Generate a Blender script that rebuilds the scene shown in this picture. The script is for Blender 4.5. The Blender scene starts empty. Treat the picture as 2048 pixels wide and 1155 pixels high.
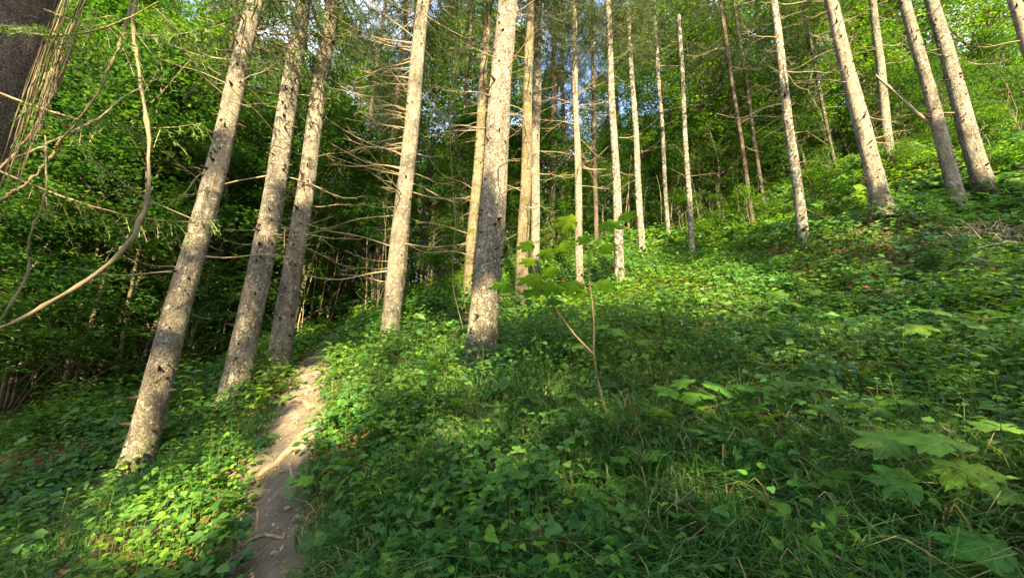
import bpy, math, random
import numpy as np
from mathutils import Vector, Matrix, Euler

sc = bpy.context.scene
COL = sc.collection
rng = np.random.default_rng(7)
random.seed(7)

# ------------------------------------------------------------------ camera, sky, sun, exposure
F = 800.0                                  # focal length in photo pixels (photo 2048 wide)
PITCH = math.radians(14.5)
CAM = np.array([0.0, 0.0, 1.6])
cd = bpy.data.cameras.new("camera"); cam = bpy.data.objects.new("camera", cd); COL.objects.link(cam)
cam.location = CAM; cam.rotation_euler = (math.radians(90) + PITCH, 0, 0)
cd.sensor_width = 36; cd.lens = F / 2048 * 36; cd.clip_start = .05; cd.clip_end = 2000
sc.camera = cam

SUN_EL, SUN_AZ = math.radians(29), math.radians(171)      # azimuth clockwise from +Y
S = np.array([math.sin(SUN_AZ) * math.cos(SUN_EL), math.cos(SUN_AZ) * math.cos(SUN_EL), math.sin(SUN_EL)])
world = bpy.data.worlds.new("World"); sc.world = world; world.use_nodes = True
wn, wl = world.node_tree.nodes, world.node_tree.links
wn.clear()
wo = wn.new("ShaderNodeOutputWorld"); bg = wn.new("ShaderNodeBackground"); sky = wn.new("ShaderNodeTexSky")
sky.sky_type = 'NISHITA'; sky.sun_disc = False; sky.sun_elevation = SUN_EL; sky.sun_rotation = SUN_AZ
sky.air_density = 1.0; sky.dust_density = 4.0; sky.altitude = 600
bg.inputs['Strength'].default_value = 0.125
# thin clouds, all over the sky
tc = wn.new("ShaderNodeTexCoord"); cn = wn.new("ShaderNodeTexNoise"); cn.inputs['Scale'].default_value = 5; cn.inputs['Detail'].default_value = 6
cr = wn.new("ShaderNodeMapRange"); cr.inputs['From Min'].default_value = .42; cr.inputs['From Max'].default_value = .62
cm = wn.new("ShaderNodeMix"); cm.data_type = 'RGBA'; cm.inputs[7].default_value = (3.0, 3.3, 3.7, 1)
wl.new(tc.outputs['Generated'], cn.inputs['Vector']); wl.new(cn.outputs['Fac'], cr.inputs['Value'])
wl.new(cr.outputs[0], cm.inputs[0]); wl.new(sky.outputs[0], cm.inputs[6]); wl.new(cm.outputs[2], bg.inputs['Color'])
wl.new(bg.outputs[0], wo.inputs['Surface'])

sd = bpy.data.lights.new("sun", 'SUN'); sd.energy = 5.0; sd.angle = math.radians(.6); sd.color = (1.0, .80, .46)
so = bpy.data.objects.new("sun", sd); COL.objects.link(so)
so.rotation_euler = Vector(S).to_track_quat('Z', 'Y').to_euler(); so.location = (8, -20, 20)

sc.view_settings.view_transform = 'Standard'; sc.view_settings.look = 'None'
sc.view_settings.gamma = 1; sc.view_settings.use_curve_mapping = False
sc.view_settings.exposure = 2.5
sc.render.engine = 'CYCLES'
sc.cycles.max_bounces = 7; sc.cycles.diffuse_bounces = 4; sc.cycles.transmission_bounces = 4; sc.cycles.glossy_bounces = 2
sc.cycles.use_denoising = True
sc.cycles.sample_clamp_indirect = 6

# ------------------------------------------------------------------ projection helpers
RX = np.array([1., 0, 0]); FW = np.array([0, math.cos(PITCH), math.sin(PITCH)]); UP = np.array([0, -math.sin(PITCH), math.cos(PITCH)])
def ray(px, py):
    return FW + (px - 1024) / F * RX - (py - 577.5) / F * UP
def P(px, py, d):
    return CAM + d * ray(px, py)
def project(p):
    q = np.asarray(p) - CAM
    z = q @ FW
    return 1024 + F * (q @ RX) / z, 577.5 - F * (q @ UP) / z, z

# ------------------------------------------------------------------ noise
def _h(i, j, k=0, s=0):
    n = (i * 374761393 + j * 668265263 + k * 1440662683 + s * 974634777) & 0xffffffff
    n = ((n ^ (n >> 13)) * 1274126177) & 0xffffffff
    n = ((n ^ (n >> 16)) * 2246822519) & 0xffffffff
    return ((n ^ (n >> 15)) & 0xffffff) / float(0xffffff)
def vn(x, y, z=None, s=0):
    x = np.asarray(x, float); y = np.asarray(y, float)
    z = np.zeros_like(x) if z is None else np.asarray(z, float)
    xi, yi, zi = np.floor(x).astype(np.int64), np.floor(y).astype(np.int64), np.floor(z).astype(np.int64)
    fx, fy, fz = x - xi, y - yi, z - zi
    fx, fy, fz = fx * fx * (3 - 2 * fx), fy * fy * (3 - 2 * fy), fz * fz * (3 - 2 * fz)
    r = 0
    for a in (0, 1):
        for b in (0, 1):
            for c in (0, 1):
                w = (fx if a else 1 - fx) * (fy if b else 1 - fy) * (fz if c else 1 - fz)
                r = r + w * _h(xi + a, yi + b, zi + c, s)
    return r
def fbm(x, y, z=None, s=0, o=3):
    r, a, t = 0, 1., 0
    for i in range(o):
        f = 2 ** i
        r = r + a * vn(x * f, y * f, None if z is None else z * f, s + i * 17); t += a; a *= .5
    return r / t

# ------------------------------------------------------------------ mesh helpers
class MB:
    """collects vertices and polygons; build() links them as ONE mesh object"""
    def __init__(s): s.V, s.P, s.R, s.M, s.UV, s.n = [], [], [], [], [], 0
    def add(s, v, polys, rnd=None, mat=0, uv=None):
        v = np.asarray(v, float).reshape(-1, 3); polys = np.asarray(polys, int)
        s.V.append(v); s.P.append(polys + s.n)
        m = len(polys)
        s.R.append(np.full(m, random.random()) if rnd is None else np.broadcast_to(rnd, (m,)))
        s.M.append(np.full(m, mat)); s.n += len(v)
        if uv is not None: s.UV.append(uv)
    def mesh(s, name, mats, smooth=True):
        me = bpy.data.meshes.new(name)
        V = np.concatenate(s.V); me.vertices.add(len(V)); me.vertices.foreach_set('co', V.astype(np.float32).ravel())
        tot = np.concatenate([np.full(len(p), p.shape[1]) for p in s.P]).astype(np.int32)
        loops = np.concatenate([p.ravel() for p in s.P]).astype(np.int32)
        me.loops.add(len(loops)); me.loops.foreach_set('vertex_index', loops)
        me.polygons.add(len(tot))
        st = np.zeros(len(tot), np.int32); st[1:] = np.cumsum(tot)[:-1]
        me.polygons.foreach_set('loop_start', st); me.polygons.foreach_set('loop_total', tot)
        me.polygons.foreach_set('material_index', np.concatenate(s.M).astype(np.int32))
        me.polygons.foreach_set('use_smooth', np.full(len(tot), smooth))
        a = me.attributes.new('rnd', 'FLOAT', 'FACE'); a.data.foreach_set('value', np.concatenate(s.R).astype(np.float32))
        if s.UV:
            U = np.concatenate(s.UV); a = me.attributes.new('leafco', 'FLOAT_VECTOR', 'POINT')
            a.data.foreach_set('vector', U.astype(np.float32).ravel())
        for m in (mats if isinstance(mats, (list, tuple)) else [mats]): me.materials.append(m)
        me.update(calc_edges=True); me.validate()
        return me
    def build(s, name, mats, parent=None, smooth=True):
        return link(name, s.mesh(name, mats, smooth), parent)

def link(name, me, parent=None):
    o = bpy.data.objects.new(name, me); COL.objects.link(o)
    if parent is not None: o.parent = parent
    return o
def tag(o, label=None, cat=None, group=None, kind=None):
    if label: o['label'] = label
    if cat: o['category'] = cat
    if group: o['group'] = group
    if kind: o['kind'] = kind
    return o
def empty(name, loc, rz=0, sc_=1.0):
    o = bpy.data.objects.new(name, None); COL.objects.link(o)
    o.location = [float(c) for c in loc]; o.rotation_euler = (0, 0, rz); o.scale = (sc_,) * 3; o.empty_display_size = .2
    return o

def tube_arrays(pts, rad, k=6, cap=True, wob=None):
    pts = np.asarray(pts, float); n = len(pts)
    rad = np.broadcast_to(np.asarray(rad, float), (n,))
    t = np.gradient(pts, axis=0); t /= np.linalg.norm(t, axis=1)[:, None] + 1e-9
    ref = np.array([0.37, .21, .9]) if abs(t[:, 2]).mean() < .8 else np.array([1., .1, 0])
    a = np.cross(t, ref); a /= np.linalg.norm(a, axis=1)[:, None] + 1e-9
    b = np.cross(t, a)
    th = np.linspace(0, 2 * math.pi, k, endpoint=False)
    R = rad[:, None] * np.ones(k)[None]
    if wob is not None: R = R * wob(pts, th)
    V = pts[:, None] + R[..., None] * (np.cos(th)[None, :, None] * a[:, None] + np.sin(th)[None, :, None] * b[:, None])
    V = V.reshape(-1, 3)
    i = np.arange(n - 1)[:, None] * k; j = np.arange(k)[None]
    q = np.stack([i + j, i + (j + 1) % k, i + k + (j + 1) % k, i + k + j], -1).reshape(-1, 4)
    return V, q
def tube(mb, pts, rad, k=6, rnd=None, mat=0, wob=None):
    V, q = tube_arrays(pts, rad, k, wob=wob); mb.add(V, q, rnd, mat)

def frames(n, d):
    n = n / (np.linalg.norm(n, axis=1)[:, None] + 1e-9)
    d = d - (d * n).sum(1)[:, None] * n; d /= np.linalg.norm(d, axis=1)[:, None] + 1e-9
    return np.cross(d, n), d, n
def leaves(mb, c, n, d, size, tmpl, polys, rnd, mat=0, uv=False, aspect=None):
    """many leaves of one template: c centre, n normal, d pointing direction"""
    x, y, z = frames(n, d); N = len(c); T = np.asarray(tmpl, float)
    sz = np.broadcast_to(size, (N,))[:, None, None]
    ax = 1.0 if aspect is None else np.broadcast_to(aspect, (N,))[:, None, None]
    V = c[:, None] + sz * (T[None, :, 0:1] * ax * x[:, None] + T[None, :, 1:2] * y[:, None] + T[None, :, 2:3] * z[:, None])
    k = len(T)
    for p in polys:
        pass
    base = (np.arange(N) * k)[:, None, None]
    first = True
    for p in polys:                                  # polys: list of arrays (m, sides)
        p = np.asarray(p)
        F_ = (base + p[None]).reshape(-1, p.shape[1])
        r = np.repeat(np.broadcast_to(rnd, (N,)), len(p))
        if first: mb.add(V.reshape(-1, 3), F_, r, mat, uv=np.tile(T, (N, 1)) if uv else None); off = N * k; first = False
        else:
            mb.P.append(F_ + mb.n - off); mb.R.append(r); mb.M.append(np.full(len(F_), mat))

DIA = ([(0, 0, 0), (.28, .42, .07), (0, 1, -.06), (-.28, .42, .07)], [[(0, 1, 2), (0, 2, 3)]])
OVAL = ([(0, 0, 0), (.24, .22, .06), (.3, .52, .07), (0, 1.0, -.12), (-.3, .52, .07), (-.24, .22, .06), (0, .5, 0)],
        [[(0, 1, 2, 6), (6, 2, 3, 3)][:1] + [(0, 6, 4, 5)], [(6, 2, 3), (6, 3, 4)]])
BROAD = ([(0, 0, 0), (.27, .14, .05), (.36, .42, .09), (.2, .76, .03), (0, 1.1, -.16), (-.2, .76, .03), (-.36, .42, .09), (-.27, .14, .05), (0, .45, -.01)],
         [[(0, 1, 2, 8), (8, 2, 3, 4), (8, 4, 5, 6), (0, 8, 6, 7)]])
_half = [(0, 1.0), (3, .91), (7, .9), (9, .82), (13, .84), (16, .74), (20, .72), (23, .62), (27, .56), (31, .64), (34, .66), (37, .76), (41, .77), (44, .87), (49, .95), (53, .84), (57, .84), (60, .75), (64, .75), (68, .65), (73, .6), (78, .54),
         (84, .6), (88, .66), (93, .65), (97, .73), (102, .76), (106, .66), (112, .65), (118, .56), (126, .55), (134, .47), (145, .45), (156, .4), (166, .36), (174, .26)]
def maple_template(seed=0, holes=False):
    r = random.Random(seed); pts = [(0, 0, 0)]
    full = [(a, q) for a, q in _half] + [(180, .07)] + [(-a, q) for a, q in reversed(_half[1:])]
    for a, q in full:
        q *= 1 + r.uniform(-.05, .05); t = math.radians(a + r.uniform(-1.5, 1.5))
        fold = .06 * math.cos(t * 7.0)
        pts.append((math.sin(t) * q, math.cos(t) * q, -.34 * q * q + fold * q + r.uniform(-.02, .02)))
    n = len(full)
    return pts, [[(0, 1 + i, 1 + (i + 1) % n) for i in range(n)]]
MAPLES = [maple_template(i) for i in range(4)]
LOBED = ([(0, 0, 0), (.3, -.02, .03), (.46, .3, .05), (.24, .42, 0), (.2, .78, .02), (0, 1, -.1), (-.2, .78, .02), (-.24, .42, 0), (-.46, .3, .05), (-.3, -.02, .03), (0, .4, -.02)],
         [[(0, 1, 2), (0, 2, 3), (0, 3, 10), (10, 3, 4), (10, 4, 5), (10, 5, 6), (10, 6, 7), (0, 10, 7), (0, 7, 8), (0, 8, 9)]])

# ------------------------------------------------------------------ materials
def nodes(name):
    m = bpy.data.materials.new(name); m.use_nodes = True
    nt = m.node_tree; nt.nodes.clear()
    return m, nt.nodes, nt.links
def ramp(N, stops):
    r = N.new("ShaderNodeValToRGB"); e = r.color_ramp.elements
    while len(e) < len(stops): e.new(.5)
    for el, (p, c) in zip(e, stops): el.position = p; el.color = (*c, 1)
    return r
def leaf_mat(name, stops, transl=.42, rough=.52, tcol=None, veins=False, spots=0.0, spec=.18):
    m, N, L = nodes(name)
    out = N.new("ShaderNodeOutputMaterial"); at = N.new("ShaderNodeAttribute"); at.attribute_name = 'rnd'
    cr = ramp(N, stops); L.new(at.outputs['Fac'], cr.inputs[0])
    geo = N.new("ShaderNodeNewGeometry"); no = N.new("ShaderNodeTexNoise"); no.inputs['Scale'].default_value = 14; no.inputs['Detail'].default_value = 3
    L.new(geo.outputs['Position'], no.inputs['Vector'])
    mr = N.new("ShaderNodeMapRange"); mr.inputs['From Min'].default_value = .3; mr.inputs['From Max'].default_value = .7
    mr.inputs['To Min'].default_value = .72; mr.inputs['To Max'].default_value = 1.25
    L.new(no.outputs['Fac'], mr.inputs['Value'])
    hs = N.new("ShaderNodeHueSaturation"); L.new(cr.outputs[0], hs.inputs['Color']); L.new(mr.outputs[0], hs.inputs['Value'])
    # large-scale hue drift between patches of plants
    n2 = N.new("ShaderNodeTexNoise"); n2.inputs['Scale'].default_value = .7; L.new(geo.outputs['Position'], n2.inputs['Vector'])
    m2 = N.new("ShaderNodeMapRange"); m2.inputs['From Min'].default_value = .3; m2.inputs['From Max'].default_value = .7
    m2.inputs['To Min'].default_value = .485; m2.inputs['To Max'].default_value = .515
    L.new(n2.outputs['Fac'], m2.inputs['Value']); L.new(m2.outputs[0], hs.inputs['Hue'])
    col = hs.outputs[0]
    if veins:
        la = N.new("ShaderNodeAttribute"); la.attribute_name = 'leafco'
        sx = N.new("ShaderNodeSeparateXYZ"); L.new(la.outputs['Vector'], sx.inputs[0])
        def M(op, a, b=None):
            q = N.new("ShaderNodeMath"); q.operation = op
            for i, v in enumerate((a, b)):
                if v is None: continue
                if hasattr(v, 'type'): L.new(v, q.inputs[i])
                else: q.inputs[i].default_value = v
            return q.outputs[0]
        best = None
        for ang in (0, 49, -49, 101, -101):
            a = math.radians(ang); sx_, cy_ = math.sin(a), math.cos(a)
            perp = M('ABSOLUTE', M('SUBTRACT', M('MULTIPLY', sx.outputs[0], cy_), M('MULTIPLY', sx.outputs[1], sx_)))
            along = M('ADD', M('MULTIPLY', sx.outputs[0], sx_), M('MULTIPLY', sx.outputs[1], cy_))
            line = M('MULTIPLY', M('LESS_THAN', perp, .013), M('GREATER_THAN', along, 0))
            # side veins
            w = M('SUBTRACT', along, M('MULTIPLY', perp, .8)); fr = M('FRACT', M('MULTIPLY', w, 8))
            side = M('MULTIPLY', M('MULTIPLY', M('LESS_THAN', fr, .07), M('LESS_THAN', perp, .16)), M('GREATER_THAN', along, .1))
            t = M('MAXIMUM', line, M('MULTIPLY', side, .5)); best = t if best is None else M('MAXIMUM', best, t)
        mx = N.new("ShaderNodeMix"); mx.data_type = 'RGBA'; L.new(M('MULTIPLY', best, .38), mx.inputs[0]); L.new(col, mx.inputs[6]); mx.inputs[7].default_value = (.25, .42, .1, 1)
        col = mx.outputs[2]
    if spots:
        vo = N.new("ShaderNodeTexNoise"); vo.inputs['Scale'].default_value = 38; L.new(geo.outputs['Position'], vo.inputs['Vector'])
        gt = N.new("ShaderNodeMapRange"); gt.inputs['From Min'].default_value = 1 - spots - .02; gt.inputs['From Max'].default_value = 1 - spots + .02; L.new(vo.outputs['Fac'], gt.inputs['Value'])
        mx = N.new("ShaderNodeMix"); mx.data_type = 'RGBA'; L.new(gt.outputs[0], mx.inputs[0]); L.new(col, mx.inputs[6]); mx.inputs[7].default_value = (.12, .07, .02, 1)
        col = mx.outputs[2]
    pb = N.new("ShaderNodeBsdfPrincipled"); L.new(col, pb.inputs['Base Color']); pb.inputs['Roughness'].default_value = rough
    pb.inputs['Specular IOR Level'].default_value = spec
    tr = N.new("ShaderNodeBsdfTranslucent")
    hs2 = N.new("ShaderNodeHueSaturation"); hs2.inputs['Hue'].default_value = .475; hs2.inputs['Saturation'].default_value = 1.1; hs2.inputs['Value'].default_value = 1.9
    L.new(col, hs2.inputs['Color']); L.new(hs2.outputs[0], tr.inputs['Color'])
    mix = N.new("ShaderNodeMixShader"); mix.inputs[0].default_value = transl
    L.new(pb.outputs[0], mix.inputs[1]); L.new(tr.outputs[0], mix.inputs[2]); L.new(mix.outputs[0], out.inputs[0])
    return m
G1 = [(0, (.02, .065, .014)), (.35, (.05, .14, .018)), (.7, (.125, .25, .024)), (.96, (.17, .28, .03)), (1, (.21, .28, .045))]
M_HERB = leaf_mat('herb_leaves', G1)
M_BLUE = leaf_mat('bramble_leaves', [(0, (.022, .07, .018)), (.5, (.055, .15, .03)), (.95, (.125, .25, .05)), (1, (.2, .22, .05))], transl=.35, rough=.48, spec=.22)
M_GRASS = leaf_mat('grass_blades', [(0, (.04, .12, .036)), (.6, (.075, .195, .045)), (.88, (.15, .27, .06)), (.93, (.42, .33, .16)), (1, (.5, .4, .22))], transl=.35)
M_MAPLE = leaf_mat('maple_leaf', [(0, (.06, .18, .026)), (.6, (.1, .24, .03)), (1, (.15, .28, .035))], transl=.4, veins=True, spots=.33, rough=.5)
M_CROWN = leaf_mat('tree_leaves', [(0, (.018, .06, .012)), (.5, (.038, .115, .016)), (.85, (.09, .19, .022)), (1, (.17, .25, .03))], transl=.48)
M_CROWN2 = leaf_mat('hazel_leaves', [(0, (.016, .055, .014)), (.5, (.032, .098, .018)), (.9, (.075, .17, .026)), (1, (.14, .22, .032))], transl=.42)
M_NEEDLE = leaf_mat('spruce_needles', [(0, (.022, .06, .014)), (.6, (.045, .1, .02)), (1, (.09, .16, .03))], transl=.15, rough=.5)
M_DRYLEAF = leaf_mat('dry_leaf', [(0, (.16, .08, .035)), (.5, (.3, .16, .07)), (1, (.5, .33, .17))], transl=.15, rough=.6)

def bark_mat(name, base, dark, lich=.35, scale=1.0, moss=0.0, bumpd=.02, warm=(.30, .22, .14), crack=.62):
    m, N, L = nodes(name)
    out = N.new("ShaderNodeOutputMaterial"); pb = N.new("ShaderNodeBsdfPrincipled"); L.new(pb.outputs[0], out.inputs[0])
    tcn = N.new("ShaderNodeTexCoord"); oi = N.new("ShaderNodeObjectInfo")
    add = N.new("ShaderNodeVectorMath"); add.operation = 'ADD'
    sv = N.new("ShaderNodeVectorMath"); sv.operation = 'SCALE'; cx = N.new("ShaderNodeCombineXYZ")
    for i in range(3): L.new(oi.outputs['Random'], cx.inputs[i])
    L.new(cx.outputs[0], sv.inputs[0]); sv.inputs['Scale'].default_value = 60
    L.new(tcn.outputs['Object'], add.inputs[0]); L.new(sv.outputs[0], add.inputs[1])
    mp = N.new("ShaderNodeMapping"); mp.inputs['Scale'].default_value = (1, 1, .55); L.new(add.outputs[0], mp.inputs[0])
    # wobble the coordinates so the plates are ragged
    nw = N.new("ShaderNodeTexNoise"); nw.inputs['Scale'].default_value = 18 * scale; nw.inputs['Detail'].default_value = 3; L.new(mp.outputs[0], nw.inputs['Vector'])
    wv = N.new("ShaderNodeVectorMath"); wv.operation = 'SCALE'; wv.inputs['Scale'].default_value = .09 / scale; L.new(nw.outputs['Color'], wv.inputs[0])
    ww = N.new("ShaderNodeVectorMath"); ww.operation = 'ADD'; L.new(mp.outputs[0], ww.inputs[0]); L.new(wv.outputs[0], ww.inputs[1])
    v1 = N.new("ShaderNodeTexVoronoi"); v1.feature = 'DISTANCE_TO_EDGE'; v1.inputs['Scale'].default_value = 48 * scale; L.new(ww.outputs[0], v1.inputs['Vector'])
    v2 = N.new("ShaderNodeTexVoronoi"); v2.inputs['Scale'].default_value = 48 * scale; L.new(ww.outputs[0], v2.inputs['Vector'])
    n1 = N.new("ShaderNodeTexNoise"); n1.inputs['Scale'].default_value = 3.2; n1.inputs['Detail'].default_value = 7; n1.inputs['Roughness'].default_value = .65; L.new(add.outputs[0], n1.inputs['Vector'])
    n3 = N.new("ShaderNodeTexNoise"); n3.inputs['Scale'].default_value = 90; n3.inputs['Detail'].default_value = 4; L.new(mp.outputs[0], n3.inputs['Vector'])
    c1 = ramp(N, [(.3, dark), (.45, base), (.62, tuple(min(1, c * 1.25) for c in base)), (.75, warm)]); L.new(n1.outputs['Fac'], c1.inputs[0])
    def mixc(fac, a, b, f=None):
        q = N.new("ShaderNodeMix"); q.data_type = 'RGBA'
        if hasattr(fac, 'type'): L.new(fac, q.inputs[0])
        else: q.inputs[0].default_value = fac
        if hasattr(a, 'type'): L.new(a, q.inputs[6])
        else: q.inputs[6].default_value = (*a, 1)
        if hasattr(b, 'type'): L.new(b, q.inputs[7])
        else: q.inputs[7].default_value = (*b, 1)
        return q.outputs[2]
    def mrange(v, a, b, c=0, d=1):
        q = N.new("ShaderNodeMapRange"); L.new(v, q.inputs['Value'])
        for k, x in zip(('From Min', 'From Max', 'To Min', 'To Max'), (a, b, c, d)): q.inputs[k].default_value = x
        return q.outputs[0]
    # each plate a little lighter or darker
    hv = N.new("ShaderNodeHueSaturation"); L.new(c1.outputs[0], hv.inputs['Color'])
    sp = N.new("ShaderNodeSeparateColor"); L.new(v2.outputs['Color'], sp.inputs[0]); L.new(mrange(sp.outputs[0], 0, 1, .72, 1.28), hv.inputs['Value'])
    col = hv.outputs[0]
    col = mixc(mrange(v1.outputs['Distance'], .0, .10, crack, 0), col, tuple(c * .32 for c in dark))
    nb = N.new("ShaderNodeTexNoise"); nb.inputs['Scale'].default_value = 16; nb.inputs['Detail'].default_value = 9; nb.inputs['Roughness'].default_value = .75; L.new(mp.outputs[0], nb.inputs['Vector'])
    col = mixc(mrange(nb.outputs['Fac'], .5, .6, 0, .78), col, tuple(c * .8 for c in dark))
    nf = N.new("ShaderNodeTexNoise"); nf.inputs['Scale'].default_value = 55; nf.inputs['Detail'].default_value = 5; L.new(add.outputs[0], nf.inputs['Vector'])
    col = mixc(mrange(nf.outputs['Fac'], .6, .68, 0, .7), col, tuple(c * .35 for c in dark))
    fine = mrange(n3.outputs['Fac'], .35, .7, -.0, .35); col = mixc(fine, col, tuple(min(1, c * 1.3) for c in base))
    nbg = N.new("ShaderNodeTexNoise"); nbg.inputs['Scale'].default_value = 1.3; nbg.inputs['Detail'].default_value = 3; L.new(add.outputs[0], nbg.inputs['Vector'])
    hb = N.new("ShaderNodeHueSaturation"); L.new(col, hb.inputs['Color']); L.new(mrange(nbg.outputs['Fac'], .3, .7, .68, 1.25), hb.inputs['Value']); col = hb.outputs[0]
    ms = N.new("ShaderNodeMapping"); ms.inputs['Scale'].default_value = (1, 1, .07); L.new(add.outputs[0], ms.inputs[0])
    ns = N.new("ShaderNodeTexNoise"); ns.inputs['Scale'].default_value = 20; ns.inputs['Detail'].default_value = 5; L.new(ms.outputs[0], ns.inputs['Vector'])
    col = mixc(mrange(ns.outputs['Fac'], .56, .68, 0, .5), col, tuple(c * .7 for c in dark))
    sz_ = N.new("ShaderNodeSeparateXYZ"); L.new(tcn.outputs['Object'], sz_.inputs[0])
    ng = N.new("ShaderNodeTexNoise"); ng.inputs['Scale'].default_value = 9; ng.inputs['Detail'].default_value = 6; L.new(add.outputs[0], ng.inputs['Vector'])
    fm = N.new("ShaderNodeMath"); fm.operation = 'MULTIPLY'; L.new(mrange(sz_.outputs[2], .1, 1.1, .95, .0), fm.inputs[0]); L.new(mrange(ng.outputs['Fac'], .42, .56, 0, 1), fm.inputs[1])
    col = mixc(fm.outputs[0], col, (.075, .09, .03))
    # lichen: pale patches
    nl = N.new("ShaderNodeTexNoise"); nl.inputs['Scale'].default_value = 11; nl.inputs['Detail'].default_value = 8; nl.inputs['Roughness'].default_value = .7; L.new(add.outputs[0], nl.inputs['Vector'])
    col = mixc(mrange(nl.outputs['Fac'], 1 - lich - .03, 1 - lich + .04, 0, .85), col, (.5, .52, .44))
    if moss:
        nm = N.new("ShaderNodeTexNoise"); nm.inputs['Scale'].default_value = 4; nm.inputs['Detail'].default_value = 6; L.new(add.outputs[0], nm.inputs['Vector'])
        col = mixc(mrange(nm.outputs['Fac'], 1 - moss - .06, 1 - moss + .08, 0, .8), col, (.12, .15, .03))
    L.new(col, pb.inputs['Base Color']); pb.inputs['Roughness'].default_value = .85; pb.inputs['Specular IOR Level'].default_value = .2
    hgt = N.new("ShaderNodeMath"); hgt.operation = 'ADD'; L.new(mrange(v1.outputs['Distance'], 0, .2), hgt.inputs[0]); L.new(n3.outputs['Fac'], hgt.inputs[1])
    h2 = N.new("ShaderNodeMath"); h2.operation = 'ADD'; L.new(hgt.outputs[0], h2.inputs[0]); L.new(nw.outputs['Fac'], h2.inputs[1])
    bp = N.new("ShaderNodeBump"); bp.inputs['Strength'].default_value = .9; bp.inputs['Distance'].default_value = bumpd; L.new(h2.outputs[0], bp.inputs['Height'])
    L.new(bp.outputs[0], pb.inputs['Normal'])
    return m
BK = bark_mat('spruce_bark', (.31, .27, .205), (.12, .1, .075), .41)
BK_SCALY = bark_mat('scaly_spruce_bark', (.33, .29, .225), (.12, .1, .075), .42, scale=.7, bumpd=.035, crack=.8)
BK_LICHEN = bark_mat('lichen_bark', (.24, .21, .16), (.1, .085, .06), .47, warm=(.25, .21, .13))
BK_MOSS = bark_mat('mossy_bark', (.29, .24, .15), (.15, .11, .07), .34, moss=.42)
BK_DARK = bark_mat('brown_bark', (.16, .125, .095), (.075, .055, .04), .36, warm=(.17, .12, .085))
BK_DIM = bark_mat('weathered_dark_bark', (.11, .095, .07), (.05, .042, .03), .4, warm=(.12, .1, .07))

def simple_mat(name, a, b, scale=8, rough=.8, bump=.3, stretch=(1, 1, 1), dist=.01):
    m, N, L = nodes(name)
    out = N.new("ShaderNodeOutputMaterial"); pb = N.new("ShaderNodeBsdfPrincipled"); L.new(pb.outputs[0], out.inputs[0])
    t = N.new("ShaderNodeTexCoord"); mp = N.new("ShaderNodeMapping"); mp.inputs['Scale'].default_value = stretch; L.new(t.outputs['Object'], mp.inputs[0])
    n = N.new("ShaderNodeTexNoise"); n.inputs['Scale'].default_value = scale; n.inputs['Detail'].default_value = 8; n.inputs['Roughness'].default_value = .7; L.new(mp.outputs[0], n.inputs['Vector'])
    r = ramp(N, [(.3, a), (.7, b)]); L.new(n.outputs['Fac'], r.inputs[0]); L.new(r.outputs[0], pb.inputs['Base Color'])
    pb.inputs['Roughness'].default_value = rough; pb.inputs['Specular IOR Level'].default_value = .25
    bp = N.new("ShaderNodeBump"); bp.inputs['Strength'].default_value = bump; bp.inputs['Distance'].default_value = dist; L.new(n.outputs['Fac'], bp.inputs['Height']); L.new(bp.outputs[0], pb.inputs['Normal'])
    return m
M_TWIG = simple_mat('dead_twig', (.2, .15, .09), (.42, .34, .22), 20)
M_STUB = simple_mat('branch_stub_wood', (.025, .018, .012), (.08, .055, .035), 30)
M_VINE = simple_mat('dry_vine', (.12, .1, .06), (.27, .22, .135), 30, stretch=(1, 1, .2))
M_STEM = simple_mat('green_brown_stem', (.12, .085, .05), (.27, .19, .11), 20)
M_GSTEM = simple_mat('green_stem', (.07, .13, .03), (.14, .2, .05), 20)
M_STICK = simple_mat('weathered_stick', (.17, .13, .09), (.42, .36, .27), 16)
M_ROOT = simple_mat('root_bark', (.16, .11, .07), (.36, .27, .18), 14, bump=.6)
M_STONE = simple_mat('stone', (.16, .145, .13), (.36, .33, .29), 9, bump=.6)
M_POLE = simple_mat('sapling_bark', (.045, .04, .028), (.14, .12, .075), 9)
M_BARE = simple_mat('bare_sapling_bark', (.12, .1, .06), (.32, .26, .16), 9)
M_FLOWER = simple_mat('purple_petals', (.25, .12, .4), (.45, .28, .6), 20)

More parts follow.
